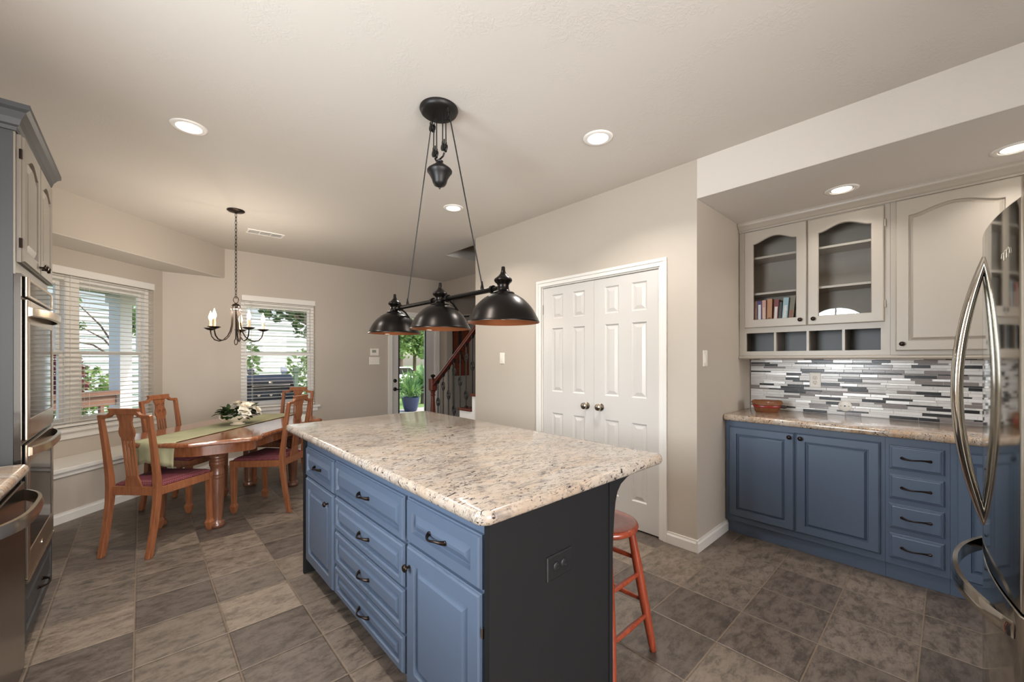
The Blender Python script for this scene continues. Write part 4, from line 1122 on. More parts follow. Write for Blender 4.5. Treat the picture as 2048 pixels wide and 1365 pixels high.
b.tube(pts, .0009, 5); b.build('script_badge', M_['china'], dr, 60)
b = MB(); b.box(FX - .40, FX + .40, -.85, -.2, 0, .02); b.build('base_grille', M_['blackplastic'], t)

# ================================================================== STAIRS AND RAILING
t = thing('staircase', 'wooden stair treads with white risers rising behind the pantry wall', 'staircase', (3.45, 3.6, 0))
RUN, RISE = .2535, .1875
nose = lambda k: 4.098 + (4 - k) * RUN
for k in range(1, 10):
    xa = 2.856 if k < 5 else 2.985
    b = MB(); b.box(xa, 4.02, nose(k + 1) - .01 if k != 4 else nose(5) - .0105, nose(k), RISE * k - .028, RISE * k)
    if k == 5: b.box(2.856, 2.985, 3.7215, nose(k), RISE * k - .028, RISE * k)
    b.build('tread', M_['rail'], t, bevel=.008 if k < 5 else None)
    b = MB(); b.box(max(2.885, xa), 4.02, nose(k) - .045, nose(k) - .030, RISE * (k - 1), RISE * k - .028); b.build('riser', M_['white'], t)
b = MB(); pts = [(nose(1) - .03, 0)]
for k in range(1, 6): pts += [(nose(k) - .03, RISE * k - .028), (max(3.7215, nose(k + 1) - .03), RISE * k - .028)]
pts += [(3.7215, 0)]
b.prism([(2.872, y, z) for y, z in pts], (.014, 0, 0)); b.build('skirt_board', M_['white'], t)

t = thing('stair_railing', 'dark red wooden handrail on black scrolled iron balusters', 'stair railing', (2.93, 4.3, 0))
RX = 2.93
b = MB(); b.square_stack([(.045, 0), (.045, .30), (.038, .32), (.024, .345), (.030, .37), (.034, .42), (.024, .70), (.020, .84), (.026, .86), (.020, .875), (.028, .91), (.043, .925), (.043, 1.065), (.046, 1.07), (.046, 1.078), (.020, 1.082)], (RX, 4.775))
b.build('newel_post', M_['rail'], t, bevel=.004)
b = MB(); b.lathe([(.018, 1.082), (.014, 1.092), (.030, 1.108), (.034, 1.118), (.028, 1.130), (.010, 1.138)], (RX, 4.775, 0), 20); b.build('newel_cap', M_['bronze'], t, 40)
SL = (1.693 - 1.025) / (3.843 - 4.723)
rz = lambda y: 1.025 + SL * (y - 4.723)
b = MB(); sec = [(-.030, -.030), (.030, -.030), (.030, -.012), (.024, -.004), (.034, .008), (.026, .026), (.010, .032), (-.010, .032), (-.026, .026), (-.034, .008), (-.024, -.004), (-.030, -.012)]
b.rings([[(RX + a, y, rz(y) + c_) for a, c_ in sec] for y in (4.735, 3.7215)]); b.build('handrail', M_['rail'], t, 40)
bal = [(4.646, (.77,)), (4.519, (.99,)), (4.394, (.882,)), (4.270, (1.186, .70)), (4.138, (1.067,)), (4.012, (1.369, .905)), (3.885, (1.263,)), (3.758, (1.16,))]
for y, meds in bal:
    k = 1
    while nose(k + 1) > y + .02: k += 1
    z0 = RISE * k; z1 = rz(y) - .028
    b = MB(); b.tube([(RX, y, z0), (RX, y, z1)], .0075, 8)
    b.square_stack([(.016, z0), (.016, z0 + .018), (.009, z0 + .028)], (RX, y)); b.square_stack([(.009, z1 - .04), (.015, z1 - .02), (.018, z1 + .004)], (RX, y))
    o = b.build('baluster', M_['black'], t, 40)
    for zm in meds:
        m = MB(); m.tube([(RX, y + .036 * math.sin(2 * PI * i / 20), zm + .056 * math.cos(2 * PI * i / 20)) for i in range(20)], .0055, 7, closed=True)
        sp = [(RX, y + .020 * (i / 16) * math.sin(i / 16 * 2.6 * PI), zm + .018 + .022 * (i / 16) * math.cos(i / 16 * 2.6 * PI)) for i in range(17)]
        m.tube(sp, .0045, 6); m.tube([(p[0], 2 * y - p[1], 2 * zm - p[2]) for p in sp], .0045, 6)
        m.build('medallion', M_['black'], o, 50)

t = thing('wood_panel', 'carved red wood wall panel seen between the stair balusters', 'wall art', (4.40, FW, 1.45))
b = MB(); b.box(4.225, 4.575, FW - .03, FW, 1.035, 2.02); b.build('panel_board', M_['art'], t, bevel=.006)
b = MB(); b.prism([(4.33, FW - .036, 1.55), (4.36, FW - .036, 1.50), (4.40, FW - .036, 1.56), (4.395, FW - .036, 1.86), (4.36, FW - .036, 1.92), (4.33, FW - .036, 1.86)], (0, .008, 0)); b.build('carved_slot', M_['slot'], t)
b = MB()
for i in range(5): b.tube([(4.40 + .07 * math.cos(a) * (1 - .1 * i), FW - .034, 1.27 + .05 * i * .5 + .09 * math.sin(a)) for a in [j / 10 * PI + .4 * i for j in range(11)]], .009, 6)
b.build('relief_carving', M_['rail'], t, 50)

# ================================================================== DINING TABLE
TC = (.65, 4.525, 0); TA = PI / 4; TZ = .725
t = thing('dining_table', 'reddish wood dining table with clipped corners and turned legs', 'dining table', TC, TA)
half = [(.81, 0), (.805, .16), (.79, .235), (.74, .30), (.55, .535), (.50, .568), (.45, .566), (.42, .545), (.38, .528), (.20, .524), (0, .524)]
q1 = half
outl = q1 + [(-x, y) for x, y in q1[-2::-1]] + [(-x, -y) for x, y in q1[1:]] + [(x, -y) for x, y in q1[-2:0:-1]]
def sc_(k, z): return [(x * (1 - k / .8), y * (1 - k / .55), z) for x, y in outl]
b = MB(); b.rings([sc_(.020, TZ - .036), sc_(.006, TZ - .034), sc_(.0, TZ - .026), sc_(.0, TZ - .014), sc_(.006, TZ - .006), sc_(.010, TZ - .004), sc_(.016, TZ)]); b.build('tabletop', M_['table'], t, 14, world=False)
b = MB(); b.rings([sc_(.085, TZ - .034), sc_(.085, TZ - .120), sc_(.105, TZ - .120), sc_(.105, TZ - .034)], 0, None, False, False); b.build('apron', M_['table'], t, 30, world=False)
for sx in (-1, 1):
    for sy in (-1, 1):
        x, y = sx * .52, sy * .24
        b = MB(); b.lathe([(.024, .0), (.046, .004), (.054, .022), (.050, .042), (.036, .056), (.034, .065), (.039, .12), (.046, .24), (.051, .34), (.051, .392), (.047, .397), (.051, .402), (.051, .418), (.047, .423), (.051, .428),
                                (.049, .445), (.045, .47), (.047, .488), (.054, .500), (.050, .505), (.054, .510), (.054, .526), (.050, .531), (.054, .536), (.054, .552), (.050, .557), (.053, .562), (.050, .575)], (x, y, 0), 28)
        b.square_stack([(.051, .575), (.054, .59), (.054, .690)], (x, y))
        b.prism([(x - .054, y - sy * .02 + sy * .076, .690), (x + .054, y - sy * .02 + sy * .076, .690), (x, y + sy * .056, .615)], (0, sy * .010 - sy * .004, 0))
        b.build('leg', M_['legwood'], t, 30, world=False)

# runner
b = MB(); n = 60; rows = []
hw = .175; L = .815
def run_pt(s_, w_):
    # s_: arc length from the centre; past the table end the cloth hangs
    k = abs(s_); sg = 1 if s_ > 0 else -1
    v = -.055 + .0 * s_
    y = -(v + w_ * hw)
    wav = .004 * math.sin(9 * s_ + 3 * w_) * (0.3 + abs(w_))
    lim = L - .055 * abs(w_)
    if k < lim: return Vector((s_, y, TZ + .003 + .0012 * abs(math.sin(17 * s_ + 5 * w_))))
    d = k - lim; a = min(d, .03) / .03 * PI / 2
    x = lim + .012 * math.sin(a) + .010 * math.sin(14 * w_) * min(1, d / .1)
    z = TZ + .003 - .012 * (1 - math.cos(a)) - max(0, d - .02)
    return Vector((sg * x, y * (1 - .25 * min(d, .2)), z))
TOT = .96
loops = [[run_pt(-TOT + 2 * TOT * i / n, -1 + 2 * j / 12) for j in range(13)] for i in range(n + 1)]
vs = [p for l in loops for p in l]; fs = [(i * 13 + j, i * 13 + j + 1, (i + 1) * 13 + j + 1, (i + 1) * 13 + j) for i in range(n) for j in range(12)]
b.add(vs, fs)
rt = b.build('table_runner', M_['runner'], None, 60)
rt.location = TC; rt.rotation_euler = (0, 0, TA)
sm = rt.modifiers.new('thickness', 'SOLIDIFY'); sm.thickness = .0025; sm.offset = 1
tag(rt, 'sage green cloth runner laid along the dining table and hanging over its ends', 'table runner')

# ------------------------------------------------------------------ chairs
def make_chair():
    t = thing('dining_chair', 'x', 'chair', (0, 0, 0), 0, 'carved back dining chairs around the table')
    Wd = M_['wood']
    def post(sy):
        b = MB(); L = []
        for x, z, hx, hy in ((-.268, 0, .017, .015), (-.262, .02, .018, .016), (-.232, .18, .019, .016), (-.208, .36, .021, .017), (-.203, .46, .022, .018), (-.208, .54, .020, .017), (-.232, .74, .016, .016), (-.256, .90, .014, .015), (-.264, .955, .013, .015)):
            L.append((hx, hy, z, x, sy * (.168 + .004 * z)))
        b.square_stack(L); b.build('leg', Wd, t, world=False, bevel=.004)
    post(-1); post(1)
    for sy in (-1, 1):
        b = MB(); b.square_stack([(.013, 0), (.020, .03), (.025, .062), (.017, .085), (.0165, .10), (.022, .42), (.025, .425), (.025, .46)], (.205, sy * .208)); b.build('leg', Wd, t, world=False, bevel=.003)
    # yoke crest: shoulder, cyma and flat cap
    b = MB(); xb = lambda z: -.264 - (z - .955) * .16
    pr = [(-.187, .928), (-.187, .962), (-.178, .970), (-.130, .970), (-.112, .976), (-.100, .990), (-.098, .998), (-.104, 1.004), (-.104, 1.014)]
    up = pr + [(-y, z) for y, z in pr[::-1]]
    lo = [(.157, .928), (.157, .940), (.150, .946), (.122, .947), (.104, .952), (.088, .966), (.074, .972), (-.074, .972), (-.088, .966), (-.104, .952), (-.122, .947), (-.150, .946), (-.157, .940), (-.157, .928)]
    poly = up + lo
    b.rings([[(xb(z) - .013, y, z) for y, z in poly], [(xb(z) + .013, y, z) for y, z in poly]]); b.build('crest_rail', Wd, t, world=False, bevel=.003)
    # splat with slots
    xs = lambda z: -.203 - .061 * max(0, z - .46) / .495
    def sl(poly, th=.006): b.rings([[(xs(z) - th, y, z) for y, z in poly], [(xs(z) + th, y, z) for y, z in poly]])
    b = MB()
    hp_ = [(.060, .973), (.054, .955), (.044, .925), (.044, .895), (.052, .870), (.056, .850), (.052, .825), (.043, .808), (.043, .790)]
    sl(hp_ + [(-y, z) for y, z in hp_[::-1]])
    lp2 = [(.040, .545), (.042, .535), (.050, .510), (.060, .470), (.060, .462)]
    sl(lp2 + [(-y, z) for y, z in lp2[::-1]])
    for y in (-.0365, -.0122, .0122, .0365):
        sl([(y - .0056, .543), (y + .0056, .543), (y + .0056, .793), (y - .0056, .793)])
    s = b.build('splat', Wd, t, world=False, bevel=.0015)
    for sy in (-1, 1):
        for zc, rr in ((.925, .016), (.862, .020)):
            b = MB(); b.tube([(xs(zc) + .0075, sy * .024 + rr * (1 - i / 18) * math.cos(i / 18 * 3.4 * PI), zc + rr * (1 - i / 18) * math.sin(i / 18 * 3.4 * PI)) for i in range(17)], .0035, 6); b.build('carving', Wd, s, 50, world=False)
    b = MB()
    b.box(.195, .215, -.185, .185, .400, .458); b.box(-.210, -.190, -.152, .152, .405, .466)
    for sy in (-1, 1):
        b.prism([(-.19, sy * .160, .402), (.185, sy * .207, .402), (.185, sy * .225, .402), (-.19, sy * .178, .402)], (0, 0, .056))
    b.build('seat_frame', Wd, t, world=False, bevel=.003)
    b = MB()
    def lo_(k, z): return [(.213 - k, -(.222 - k), z), (.213 - k, .222 - k, z), (-.186 + k, .168 - k, z), (-.186 + k, -(.168 - k), z)]
    def rd(k, z, r=.02):
        P = [Vector(p) for p in lo_(k, z)]; out = []
        for i in range(4):
            a = P[i] + (P[i - 1] - P[i]).normalized() * r; c_ = P[i] + (P[(i + 1) % 4] - P[i]).normalized() * r
            for j in range(5):
                s_ = j / 4; out.append(a.lerp(P[i], s_).lerp(P[i].lerp(c_, s_), s_))
        return out
    b.rings([rd(.006, .456), rd(.002, .464), rd(.006, .474), rd(.022, .483), rd(.06, .489), rd(.12, .492)]); b.build('seat_cushion', M_['fabric'], t, 60, world=False)
    return t
ch = make_chair()
k = S2
spots = [(-.775, 0.01, PI / 4, 'dining chair seen from behind at the table end where the green runner hangs'),
         (-.037, -.440, -PI / 4, 'dining chair facing out between the table and the window seat'),
         (-.030, .372, 3 * PI / 4, 'dining chair whose back stands next to the island counter corner'),
         (.765, .0, 5 * PI / 4, 'dining chair at the table end below the grill window, mostly hidden')]
for i, (u, v, a, lab) in enumerate(spots):
    o = ch if i == 0 else copy_tree(ch)
    place(o, (TC[0] + (u + v) * k, TC[1] + (u - v) * k, 0), a, lab)

# ------------------------------------------------------------------ flower bowl and bouquet
BXY = (.672, 4.545); z0 = TZ + .0065
t = thing('flower_bowl', 'ivory footed china bowl on the green runner', 'bowl', (*BXY, z0), -PI / 4 + .35)
b = MB(); b.lathe([(.060, 0), (.064, .003), (.058, .010), (.040, .016), (.038, .022), (.075, .036), (.105, .056), (.118, .078), (.122, .092), (.119, .094), (.114, .080), (.100, .060), (.07, .042), (.02, .036)], seg=40, sx=1.0, sy=.72); b.build('bowl_body', M_['china'], t, 50, world=False)
b = MB(); b.tube([(-.112, 0, .084), (-.135, 0, .092), (-.148, 0, .078), (-.144, 0, .058), (-.122, 0, .046), (-.098, 0, .050)], [.006, .007, .007, .006, .006, .005], 10); b.build('handle', M_['china'], t, 50, world=False)
t = thing('flower_bouquet', 'white blossoms and dark green leaves arranged in the ivory bowl', 'flowers', (*BXY, z0 + .07), .2)
r_ = random.Random(3)
def leaf(mb, p, d, L, w, m=0, droop=.3, n=5):
    d = Vector(d).normalized(); side = d.cross(Vector((0, 0, 1)))
    if side.length < .05: side = Vector((1, 0, 0))
    side.normalize(); up = side.cross(d)
    vs = []; fs = []
    for i in range(n + 1):
        s_ = i / n; c_ = Vector(p) + d * L * s_ - Vector((0, 0, 1)) * droop * L * s_ * s_
        ww = w * math.sin(PI * min(1, s_ * .92 + .06)) ** .8
        vs += [c_ - side * ww + up * ww * .25, c_, c_ + side * ww + up * ww * .25]
    for i in range(n):
        fs += [(3 * i, 3 * i + 1, 3 * i + 4, 3 * i + 3), (3 * i + 1, 3 * i + 2, 3 * i + 5, 3 * i + 4)]
    mb.add(vs, fs, m)
b = MB()
for i in range(130):
    a = r_.uniform(0, 2 * PI); el = r_.uniform(.05, 1.0)
    far = 1.0 if abs(math.cos(a)) > .5 else .7
    dd = Vector((math.cos(a), math.sin(a), el)).normalized()
    p2 = Vector((.03 * math.cos(a), .02 * math.sin(a), .01)) + dd * r_.uniform(.05, .125) * far
    leaf(b, p2, (dd.x + r_.uniform(-.7, .7), dd.y + r_.uniform(-.7, .7), dd.z + r_.uniform(-.5, .3)), r_.uniform(.055, .08), r_.uniform(.019, .028), 0, .2)
b.build('foliage', M_['leaf'], t, 80, world=False)
for (x, y, z, R, tilt, az) in ((.05, -.055, .095, .078, .5, -1.6), (.0, .0, .125, .07, .25, 2.4), (.11, -.01, .095, .07, .6, .2), (.04, .06, .10, .06, .6, 1.4), (.02, -.10, .05, .062, 1.0, -1.9), (.13, -.085, .06, .06, .9, -.7), (.10, .065, .065, .055, .9, .9)):
    Mx = Matrix.Translation((x, y, z)) @ Matrix.Rotation(az, 4, 'Z') @ Matrix.Rotation(tilt, 4, 'Y')
    b = MB()
    for ring, (nn, el, LL) in enumerate(((6, .25, 1.0), (6, .75, .8), (4, 1.2, .55))):
        for j in range(nn):
            a = 2 * PI * j / nn + ring * .5
            mb2 = MB(); leaf(mb2, (0, 0, 0), (math.cos(a) * math.cos(el), math.sin(a) * math.cos(el), math.sin(el)), R * LL * 1.05, R * .40 * LL, 0, .25, 5)
            b.add(mb2.v, mb2.f, 0, Mx)
    bl = b.build('blossom', M_['petal'], t, 80, world=False)
    b = MB(); b.lathe([(.003, .004), (.007, .010), (.006, .018), (.002, .022)], (0, 0, 0), 10, 0, Mx); b.build('stamen', M_['petal_core'], bl, 60, world=False)

# ================================================================== CHANDELIER
HX, HY = .656, 4.528
t = thing('chandelier', 'dark iron five-candle chandelier on a chain over the dining table', 'chandelier', (HX, HY, CH))
b = MB(); b.lathe([(.070, CH), (.072, CH - .006), (.062, CH - .014), (.020, CH - .020), (.006, CH - .030)], (HX, HY, 0), 32); b.build('canopy', M_['bronze'], t, 40)
b = MB(); z = CH - .028; i = 0
while z > 1.93:
    a = PI / 2 * (i % 2) + .5
    b.tube([(HX + .0085 * math.cos(q) * math.cos(a), HY + .0085 * math.cos(q) * math.sin(a), z - .019 + .021 * math.sin(q)) for q in [2 * PI * j / 12 for j in range(12)]], .0026, 6, closed=True)
    z -= .0345; i += 1
b.build('chain', M_['bronze'], t, 60)
b = MB(); b.tube([(HX + .024 * math.cos(q) * .736, HY - .024 * math.cos(q) * .677, 1.900 + .030 * math.sin(q)) for q in [2 * PI * j / 20 for j in range(20)]], .0035, 7, closed=True); b.build('top_ring', M_['bronze'], t, 60)
b = MB(); b.lathe([(.004, 1.870), (.022, 1.862), (.034, 1.850), (.036, 1.845), (.026, 1.843), (.026, 1.838)], (HX, HY, 0), 24); b.build('stem_cap', M_['bronze'], t, 50)
b = MB(); b.lathe([(.036, 1.815), (.041, 1.815), (.041, 1.807), (.036, 1.807)], (HX, HY, 0), 24, 0, None, 1, 1, False); b.build('arm_collar', M_['nickel'], t, 50)
b = MB(); b.tube([(HX, HY, 1.84), (HX, HY, 1.535)], .006, 8); b.tube([(HX + .014 * math.cos(q) * .736, HY - .014 * math.cos(q) * .677, 1.508 + .028 * math.sin(q)) for q in [2 * PI * j / 18 for j in range(18)]], .0035, 7, closed=True); b.build('center_rod', M_['bronze'], t, 60)
c_ = (.7358, .6772)
for i in range(5):
    al = math.radians(72 * i)
    dx = math.cos(al); dy = math.sin(al)
    P = lambda r, z: (HX + dx * r, HY + dy * r, z)
    pts = [P(.030, 1.845), P(.034, 1.80), P(.034, 1.72), P(.038, 1.66), P(.050, 1.605), P(.073, 1.560), P(.107, 1.528), P(.146, 1.515), P(.184, 1.527), P(.209, 1.558), P(.219, 1.598), P(.220, 1.618)]
    b = MB(); b.tube(pts, .0055, 9); a_ = b.build('arm', M_['bronze'], t, 60)
    x, y, _ = P(.220, 0)
    b = MB(); b.lathe([(.004, 1.612), (.030, 1.620), (.052, 1.634), (.050, 1.636), (.028, 1.626), (.004, 1.624)], (x, y, 0), 24); b.build('drip_pan', M_['bronze'], a_, 50)
    b = MB(); b.lathe([(.012, 1.626), (.013, 1.64), (.011, 1.642), (.011, 1.70), (.0105, 1.704)], (x, y, 0), 16); b.build('candle_sleeve', M_['candle'], a_, 50)
    b = MB(); b.lathe([(.006, 1.704), (.011, 1.712), (.0165, 1.728), (.016, 1.744), (.010, 1.764), (.004, 1.782), (.001, 1.794)], (x, y, 0), 18); b.build('flame_bulb', M_['bulb'], a_, 60)
    light('chandelier_lamp', 'POINT', (x, y, 1.81), BULB_POWER, (1.0, .90, .77), shadow_soft_size=.02)

# ================================================================== OUTDOORS
X_ = dict(grass=plain('lawn_grass', (112, 142, 72), .9, vary=.25, vscale=2, bump=.5, bscale=60), conc=plain('patio_concrete', (176, 170, 160), .8, vary=.06), siding=plain('pale_siding', (226, 226, 222), .6),
          roof=plain('grey_shingle', (110, 104, 98), .9, vary=.2, vscale=20), porch=plain('olive_porch_board', (142, 146, 116), .7), brown=plain('brown_rail_board', (128, 92, 72), .6, vary=.1),
          bark=plain('tree_bark', (92, 76, 62), .9, vary=.2), leafA=leaf_mat('bright_tree_leaf', (88, 118, 58), (150, 176, 108), 2.5), leafB=leaf_mat('deep_tree_leaf', (52, 80, 46), (104, 134, 78), 2.5),
          leafR=leaf_mat('red_shrub_leaf', (132, 58, 66), (176, 110, 104), 4), blade=leaf_mat('spiky_plant_leaf', (60, 104, 58), (128, 164, 92), 6), pot=plain('blue_glazed_pot', (40, 54, 84), .18, vary=.12, vscale=12),
          car=plain('white_car_paint', (236, 238, 240), .2, coat=.5), carglass=plain('dark_car_glass', (30, 34, 38), .08), tyre=plain('black_tyre', (26, 26, 26), .8), grill=plain('black_grill_enamel', (24, 25, 28), .3))
c = MB(); c.box(-40, 60, 6.3, 70, -.20, -.02)
tag(c.build('ground_lawn', X_['grass']), None, None, None, 'structure')
c = MB(); c.box(-6, 7.2, 6.34, 9.95, -.019, 0)
tag(c.build('ground_patio', X_['conc']), None, None, None, 'structure')

# porch ceiling, column and rail outside the bay
c = MB()
for i in range(20):
    cc = 6.30 + i * .155; diag_box(c, cc, cc + .150, 3.0, 6.65, 2.36, 2.385)
diag_box(c, 6.3, 9.42, 3.0, 6.65, 2.386, 2.46)
tag(c.build('porch_roof', X_['porch']), 'olive boarded porch ceiling outside the bay window', 'porch roof')
t = thing('porch_column', 'white square porch column outside the bay window', 'column', diag_pt(9.1, 6.12, 0))
b = MB(); diag_box(b, 9.0, 9.26, 6.03, 6.22, 0, 2.36); b.build('shaft', X_['siding'], t)
b = MB(); diag_box(b, 8.96, 9.30, 6.00, 6.25, 0, .16); diag_box(b, 8.96, 9.30, 6.00, 6.25, 2.22, 2.355); b.build('moulding', X_['siding'], t)
t = thing('porch_rail', 'brown board porch rail beyond the bay window', 'railing', diag_pt(9.1, 5.0, 0))
b = MB(); diag_box(b, 8.98, 9.25, 3.4, 6.02, .80, .86); diag_box(b, 9.08, 9.16, 3.4, 6.02, .64, .79); b.build('top_board', X_['brown'], t)
for i in range(6):
    s0 = 3.5 + i * .46; b = MB(); diag_box(b, 9.09, 9.15, s0, s0 + .05, 0, .64); b.build('rail_post', X_['brown'], t)

# neighbouring house
t = thing('neighbour_house', 'pale sided neighbouring house beyond the lawn', 'house', (-2, 15.5, 0))
b = MB(); nb = 22
for i in range(nb):
    z = -.02 + i * .16; b.prism([(-12, 13.96, z), (-12, 14.0, z + .16), (-12, 14.1, z + .16), (-12, 14.1, z)], (16.6, 0, 0))
b.box(-12, 4.6, 14.1, 19, -.02, 3.5); b.build('siding_wall', X_['siding'], t)
b = MB(); b.prism([(-12.5, 13.4, 3.48), (-12.5, 19.6, 3.48), (-12.5, 16.5, 5.4)], (17.6, 0, 0)); b.build('roof', X_['roof'], t)
for x in (-6.0, -2.6, 1.2):
    b = MB(); b.box(x, x + 1.0, 13.90, 13.99, 1.0, 2.3); w_ = b.build('window_frame', X_['siding'], t)
    b = MB(); b.box(x + .08, x + .92, 13.885, 13.90, 1.08, 2.22); b.build('pane', X_['carglass'], w_)

# barbecue grill on the patio
t = thing('barbecue_grill', 'black barrel barbecue grill on the patio outside the window', 'grill', (1.47, 7.3, 0))
b = MB(); n = 16
sec = [(7.30 + .25 * math.cos(PI * i / n), .86 + .235 * math.sin(PI * i / n)) for i in range(n + 1)]
b.prism([(1.14, y, z) for y, z in sec], (.66, 0, 0)); hd = b.build('hood', X_['grill'], t, 40, bevel=.01)
b = MB(); b.tube([(1.22, 7.04, .93), (1.22, 7.00, .94), (1.72, 7.00, .94), (1.72, 7.04, .93)], .010, 8); b.build('handle', M_['nickel'], hd, 50)
b = MB(); b.lathe([(.03, 0), (.03, .01), (.024, .013)], (0, 0, 0), 20, 0, frame((1.47, 7.075, .98), (1, 0, 0), (0, -1, .5))); b.build('thermometer', M_['nickel'], hd, 50)
b = MB(); b.box(1.14, 1.80, 7.06, 7.55, .62, .858); b.build('firebox', X_['grill'], t, bevel=.01)
b = MB(); b.box(1.12, 1.82, 7.03, 7.06, .74, .856); cp = b.build('control_panel', plain('blue_black_panel', (36, 48, 60), .3), t)
for x in (1.30, 1.46, 1.61):
    b = MB(); b.lathe([(.026, 0), (.024, .02), (.02, .03)], (0, 0, 0), 18, 0, frame((x, 7.03, .80), (1, 0, 0), (0, -1, 0))); b.build('control_knob', M_['nickel'], cp, 50)
for x0, x1 in ((.80, 1.13), (1.81, 2.12)):
    b = MB(); b.box(x0, x1, 7.08, 7.50, .70, .73); b.build('side_shelf', X_['grill'], t, bevel=.006)
for x in (1.18, 1.76):
    for y in (7.12, 7.48):
        b = MB(); b.box(x - .02, x + .02, y - .02, y + .02, 0, .62); b.build('leg', X_['grill'], t)
b = MB(); b.box(1.14, 1.80, 7.08, 7.52, .16, .19); b.build('bottom_shelf', X_['grill'], t)
for x, h_, col, lab in ((1.54, 1.16, (58, 62, 66), 'dark square garden post beyond the grill hood'), (2.10, 1.19, (120, 132, 150), 'blue-grey square garden post beyond the grill hood'), (2.32, 1.185, (96, 118, 96), 'green-grey square garden post beside the blue-grey post')):
    t = thing('garden_post', lab, 'post', (x, 9.0, 0)); pm = plain('post_paint', col, .6)
    b = MB(); b.box(x - .035, x + .035, 8.965, 9.035, 0, h_ - .02); b.build('shaft', pm, t)
    b = MB(); b.square_stack([(.045, h_ - .11), (.05, h_ - .10), (.05, h_ - .02), (.02, h_)], (x, 9.0)); b.build('post_cap', pm, t)

# blue pot with a spiky plant on the doorstep side of the patio
t = thing('potted_plant', 'spiky green plant in a blue glazed pot outside the glazed door', 'potted plant', (5.12, 9.42, 0))
b = MB(); b.lathe([(.14, 0), (.155, .01), (.19, .12), (.222, .28), (.232, .33), (.236, .36), (.222, .362), (.20, .33), (.05, .32)], (5.12, 9.42, 0), 36); b.build('pot', X_['pot'], t, 50)
b = MB(); r_ = random.Random(9)
for i in range(70):
    a = r_.uniform(0, 2 * PI); el = r_.uniform(.35, 1.45); L_ = r_.uniform(.45, .78)
    leaf(b, (5.12 + .05 * math.cos(a), 9.42 + .05 * math.sin(a), .34 + r_.uniform(0, .12)), (math.cos(a) * math.cos(el), math.sin(a) * math.cos(el), math.sin(el)), L_, .022, 0, .35 * math.cos(el), 6)
b.build('leaves', X_['blade'], t, 80)

def foliage(mb, blobs, n, size, seed, m=0):
    r_ = random.Random(seed)
    tot = sum(a * b_ * c_ for _, (a, b_, c_) in blobs)
    for (cx, cy_, cz), (ra_, rb_, rc_) in blobs:
        for _ in range(int(n * ra_ * rb_ * rc_ / tot)):
            while True:
                p = Vector((r_.uniform(-1, 1), r_.uniform(-1, 1), r_.uniform(-1, 1)))
                if .25 < p.length < 1: break
            q = Vector((cx + p.x * ra_, cy_ + p.y * rb_, cz + p.z * rc_))
            d = Vector((r_.uniform(-1, 1), r_.uniform(-1, 1), r_.uniform(-.6, .6))).normalized(); s_ = d.cross(Vector((r_.uniform(-1, 1), r_.uniform(-1, 1), r_.uniform(-1, 1)))).normalized()
            L_ = size * r_.uniform(.6, 1.3)
            mb.add([q - s_ * L_ * .32, q + d * L_ * .6, q + s_ * L_ * .32, q - d * L_ * .6], [(0, 1, 2, 3)], m)
def tree(name, label, cat, x, y, h, blobs, n, size, leafm, seed, trunk=.12, lean=0, group=None):
    t = thing(name, label, cat, (x, y, -.02), 0, group)
    if trunk:
        b = MB(); b.tube([(x, y, -.05), (x + lean * .3, y, h * .35), (x + lean, y, h * .75)], [trunk, trunk * .8, trunk * .45], 10)
        for (cx, cy_, cz), _ in blobs[:4]: b.tube([(x + lean * .35, y, h * .4), ((x + cx) / 2, (y + cy_) / 2, (h * .4 + cz) / 2 + .15), (cx, cy_, cz)], [trunk * .5, trunk * .35, trunk * .15], 7)
        b.build('trunk', X_['bark'], t, 60)
    b = MB(); foliage(b, blobs, n, size, seed); b.build('foliage', leafm, t)
    return t
tree('leafy_tree', 'broad green tree hanging over the top of the dining window view', 'tree', 3.9, 11.0, 3.6, [((2.55, 10.6, 2.62), (.65, .5, .42)), ((3.0, 10.7, 2.35), (.40, .4, .55)), ((2.05, 10.4, 2.72), (.32, .3, .24)), ((3.6, 11, 2.9), (.6, .6, .7)), ((2.8, 10.7, 3.3), (1.0, .8, .5))], 2300, .15, X_['leafB'], 1)
tree('garden_shrub', 'light green shrub beside the grill in the window view', 'shrub', 3.7, 12.2, 1.2, [((3.55, 12.2, .9), (.7, .6, .9))], 700, .13, X_['leafA'], 2, .03)
tree('garden_shrub', 'pale green shrub at the far side of the grill hood', 'shrub', 1.75, 11.4, 1.8, [((1.65, 11.4, 1.25), (.5, .5, .75))], 500, .12, X_['leafA'], 3, .03)
tree('leafy_tree', 'slender tree with bare branches behind the porch column', 'tree', -.20, 11.6, 3.0, [((-.08, 11.6, 2.25), (.30, .35, .42)), ((-1.0, 11.8, 2.55), (.14, .14, .12)), ((-.9, 11.5, 2.0), (.12, .12, .1)), ((-1.2, 11.6, 1.75), (.14, .12, .1))], 420, .11, X_['leafA'], 4, .045)
tree('red_shrub', 'reddish leaved shrub just outside the bay window', 'shrub', -.95, 8.9, 1.3, [((-1.05, 9.15, 1.15), (.42, .35, .40)), ((-.85, 9.2, .95), (.25, .25, .3))], 700, .10, X_['leafR'], 5, .02)
tree('garden_shrub', 'low green shrub behind the brown porch rail', 'shrub', -.70, 9.9, .9, [((-.72, 9.9, .75), (.55, .4, .5))], 600, .10, X_['leafA'], 6, .02)
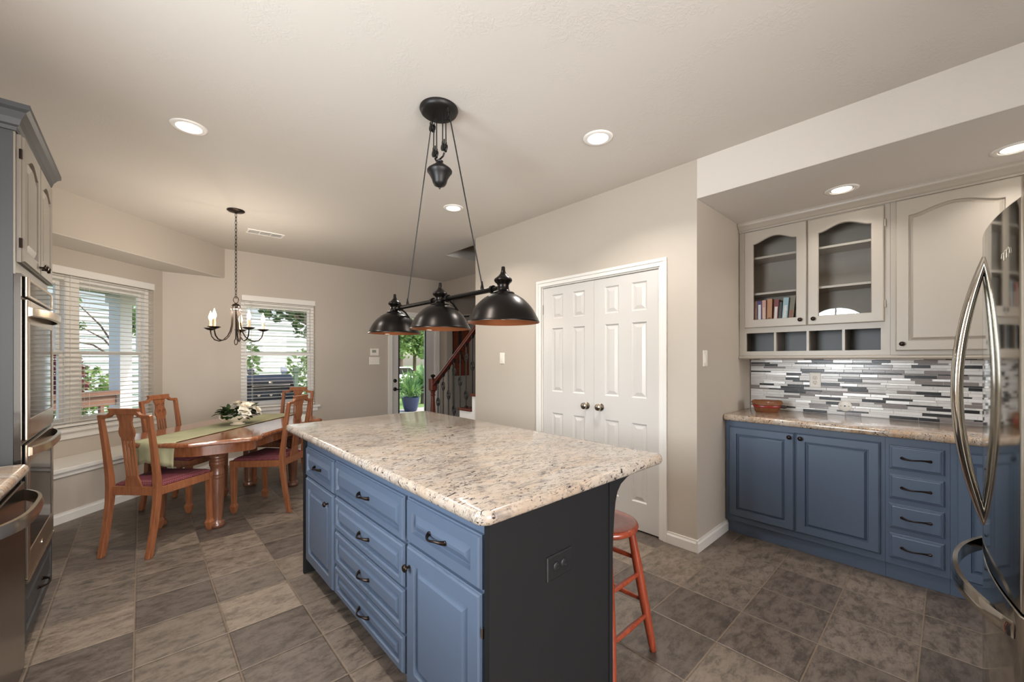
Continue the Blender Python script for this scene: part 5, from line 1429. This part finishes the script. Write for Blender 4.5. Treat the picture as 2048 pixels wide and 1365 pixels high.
# garden seen through the glazed door
tree('leafy_tree', 'large bright tree filling the top of the glazed door view', 'tree', 9.0, 16.2, 4.0, [((8.7, 16, 2.7), (1.1, 1.0, .9)), ((8.0, 15.6, 1.9), (.6, .6, .6)), ((9.5, 16.2, 2.1), (.7, .7, .8)), ((8.8, 16.6, 3.9), (1.6, 1.3, .9)), ((9.0, 15.8, 1.7), (.5, .5, .35))], 4200, .18, X_['leafA'], 7, .09)
tree('leafy_tree', 'darker tree standing further back in the glazed door view', 'tree', 12.6, 24.6, 7, [((12.2, 24.5, 3.6), (2.4, 1.4, 2.2)), ((14.4, 25, 4.0), (2.2, 1.4, 2.4)), ((11.0, 24.5, 2.6), (1.4, 1.2, 1.5)), ((13, 25, 6), (3, 1.6, 1.6))], 4200, .30, X_['leafB'], 8, .22)
tree('garden_shrub', 'mixed green shrub bed behind the blue potted plant', 'shrub', 7.3, 13.0, .9, [((7.2, 13.0, .45), (.6, .5, .45)), ((8.0, 13.2, .6), (.7, .5, .55)), ((6.5, 12.9, .4), (.4, .4, .35))], 1300, .12, X_['leafA'], 9, .02)
t = thing('palm_plant', 'fan leaved palm plant behind the blue pot', 'palm', (6.35, 10.9, 0))
b = MB(); r_ = random.Random(21)
for i in range(46):
    a = r_.uniform(0, 2 * PI); el = r_.uniform(.2, 1.3)
    leaf(b, (6.35, 10.9, .55), (math.cos(a) * math.cos(el), math.sin(a) * math.cos(el), math.sin(el)), r_.uniform(.6, 1.0), .045, 0, .5 * math.cos(el), 6)
b.build('fronds', X_['blade'], t, 80)
b = MB(); b.tube([(6.35, 10.9, -.02), (6.36, 10.9, .3), (6.35, 10.9, .6)], [.09, .08, .07], 10); b.build('trunk', X_['bark'], t, 60)
t = thing('parked_car', 'white car parked beyond the garden in the glazed door view', 'car', (11.3, 22.3, -.55), math.radians(8))
def carP(pts, y0, y1): return [(x, y0, z) for x, z in pts], (0, y1 - y0, 0)
b = MB(); b.prism(*carP([(-2.2, .30), (2.2, .30), (2.25, .62), (2.15, .86), (1.0, .95), (-1.9, .98), (-2.2, .90)], -.88, .88)); b.build('car_body', X_['car'], t, world=False, bevel=.05)
b = MB(); b.prism(*carP([(-1.85, .96), (1.05, .94), (.35, 1.42), (-1.35, 1.45)], -.76, .76)); cb = b.build('cabin', X_['car'], t, world=False, bevel=.04)
b = MB(); b.prism(*carP([(-1.60, 1.0), (.80, 1.0), (.28, 1.36), (-1.30, 1.38)], -.775, .775)); b.build('side_window', X_['carglass'], cb, world=False)
for x in (-1.35, 1.35):
    for y in (-.80, .80):
        b = MB(); b.lathe([(.10, -.10), (.32, -.10), (.33, -.05), (.33, .05), (.32, .10), (.10, .10)], (0, 0, 0), 24, 0, Matrix.Translation((x, y, .33)) @ Matrix.Rotation(PI / 2, 4, 'X')); b.build('wheel', X_['tyre'], t, 40, world=False)
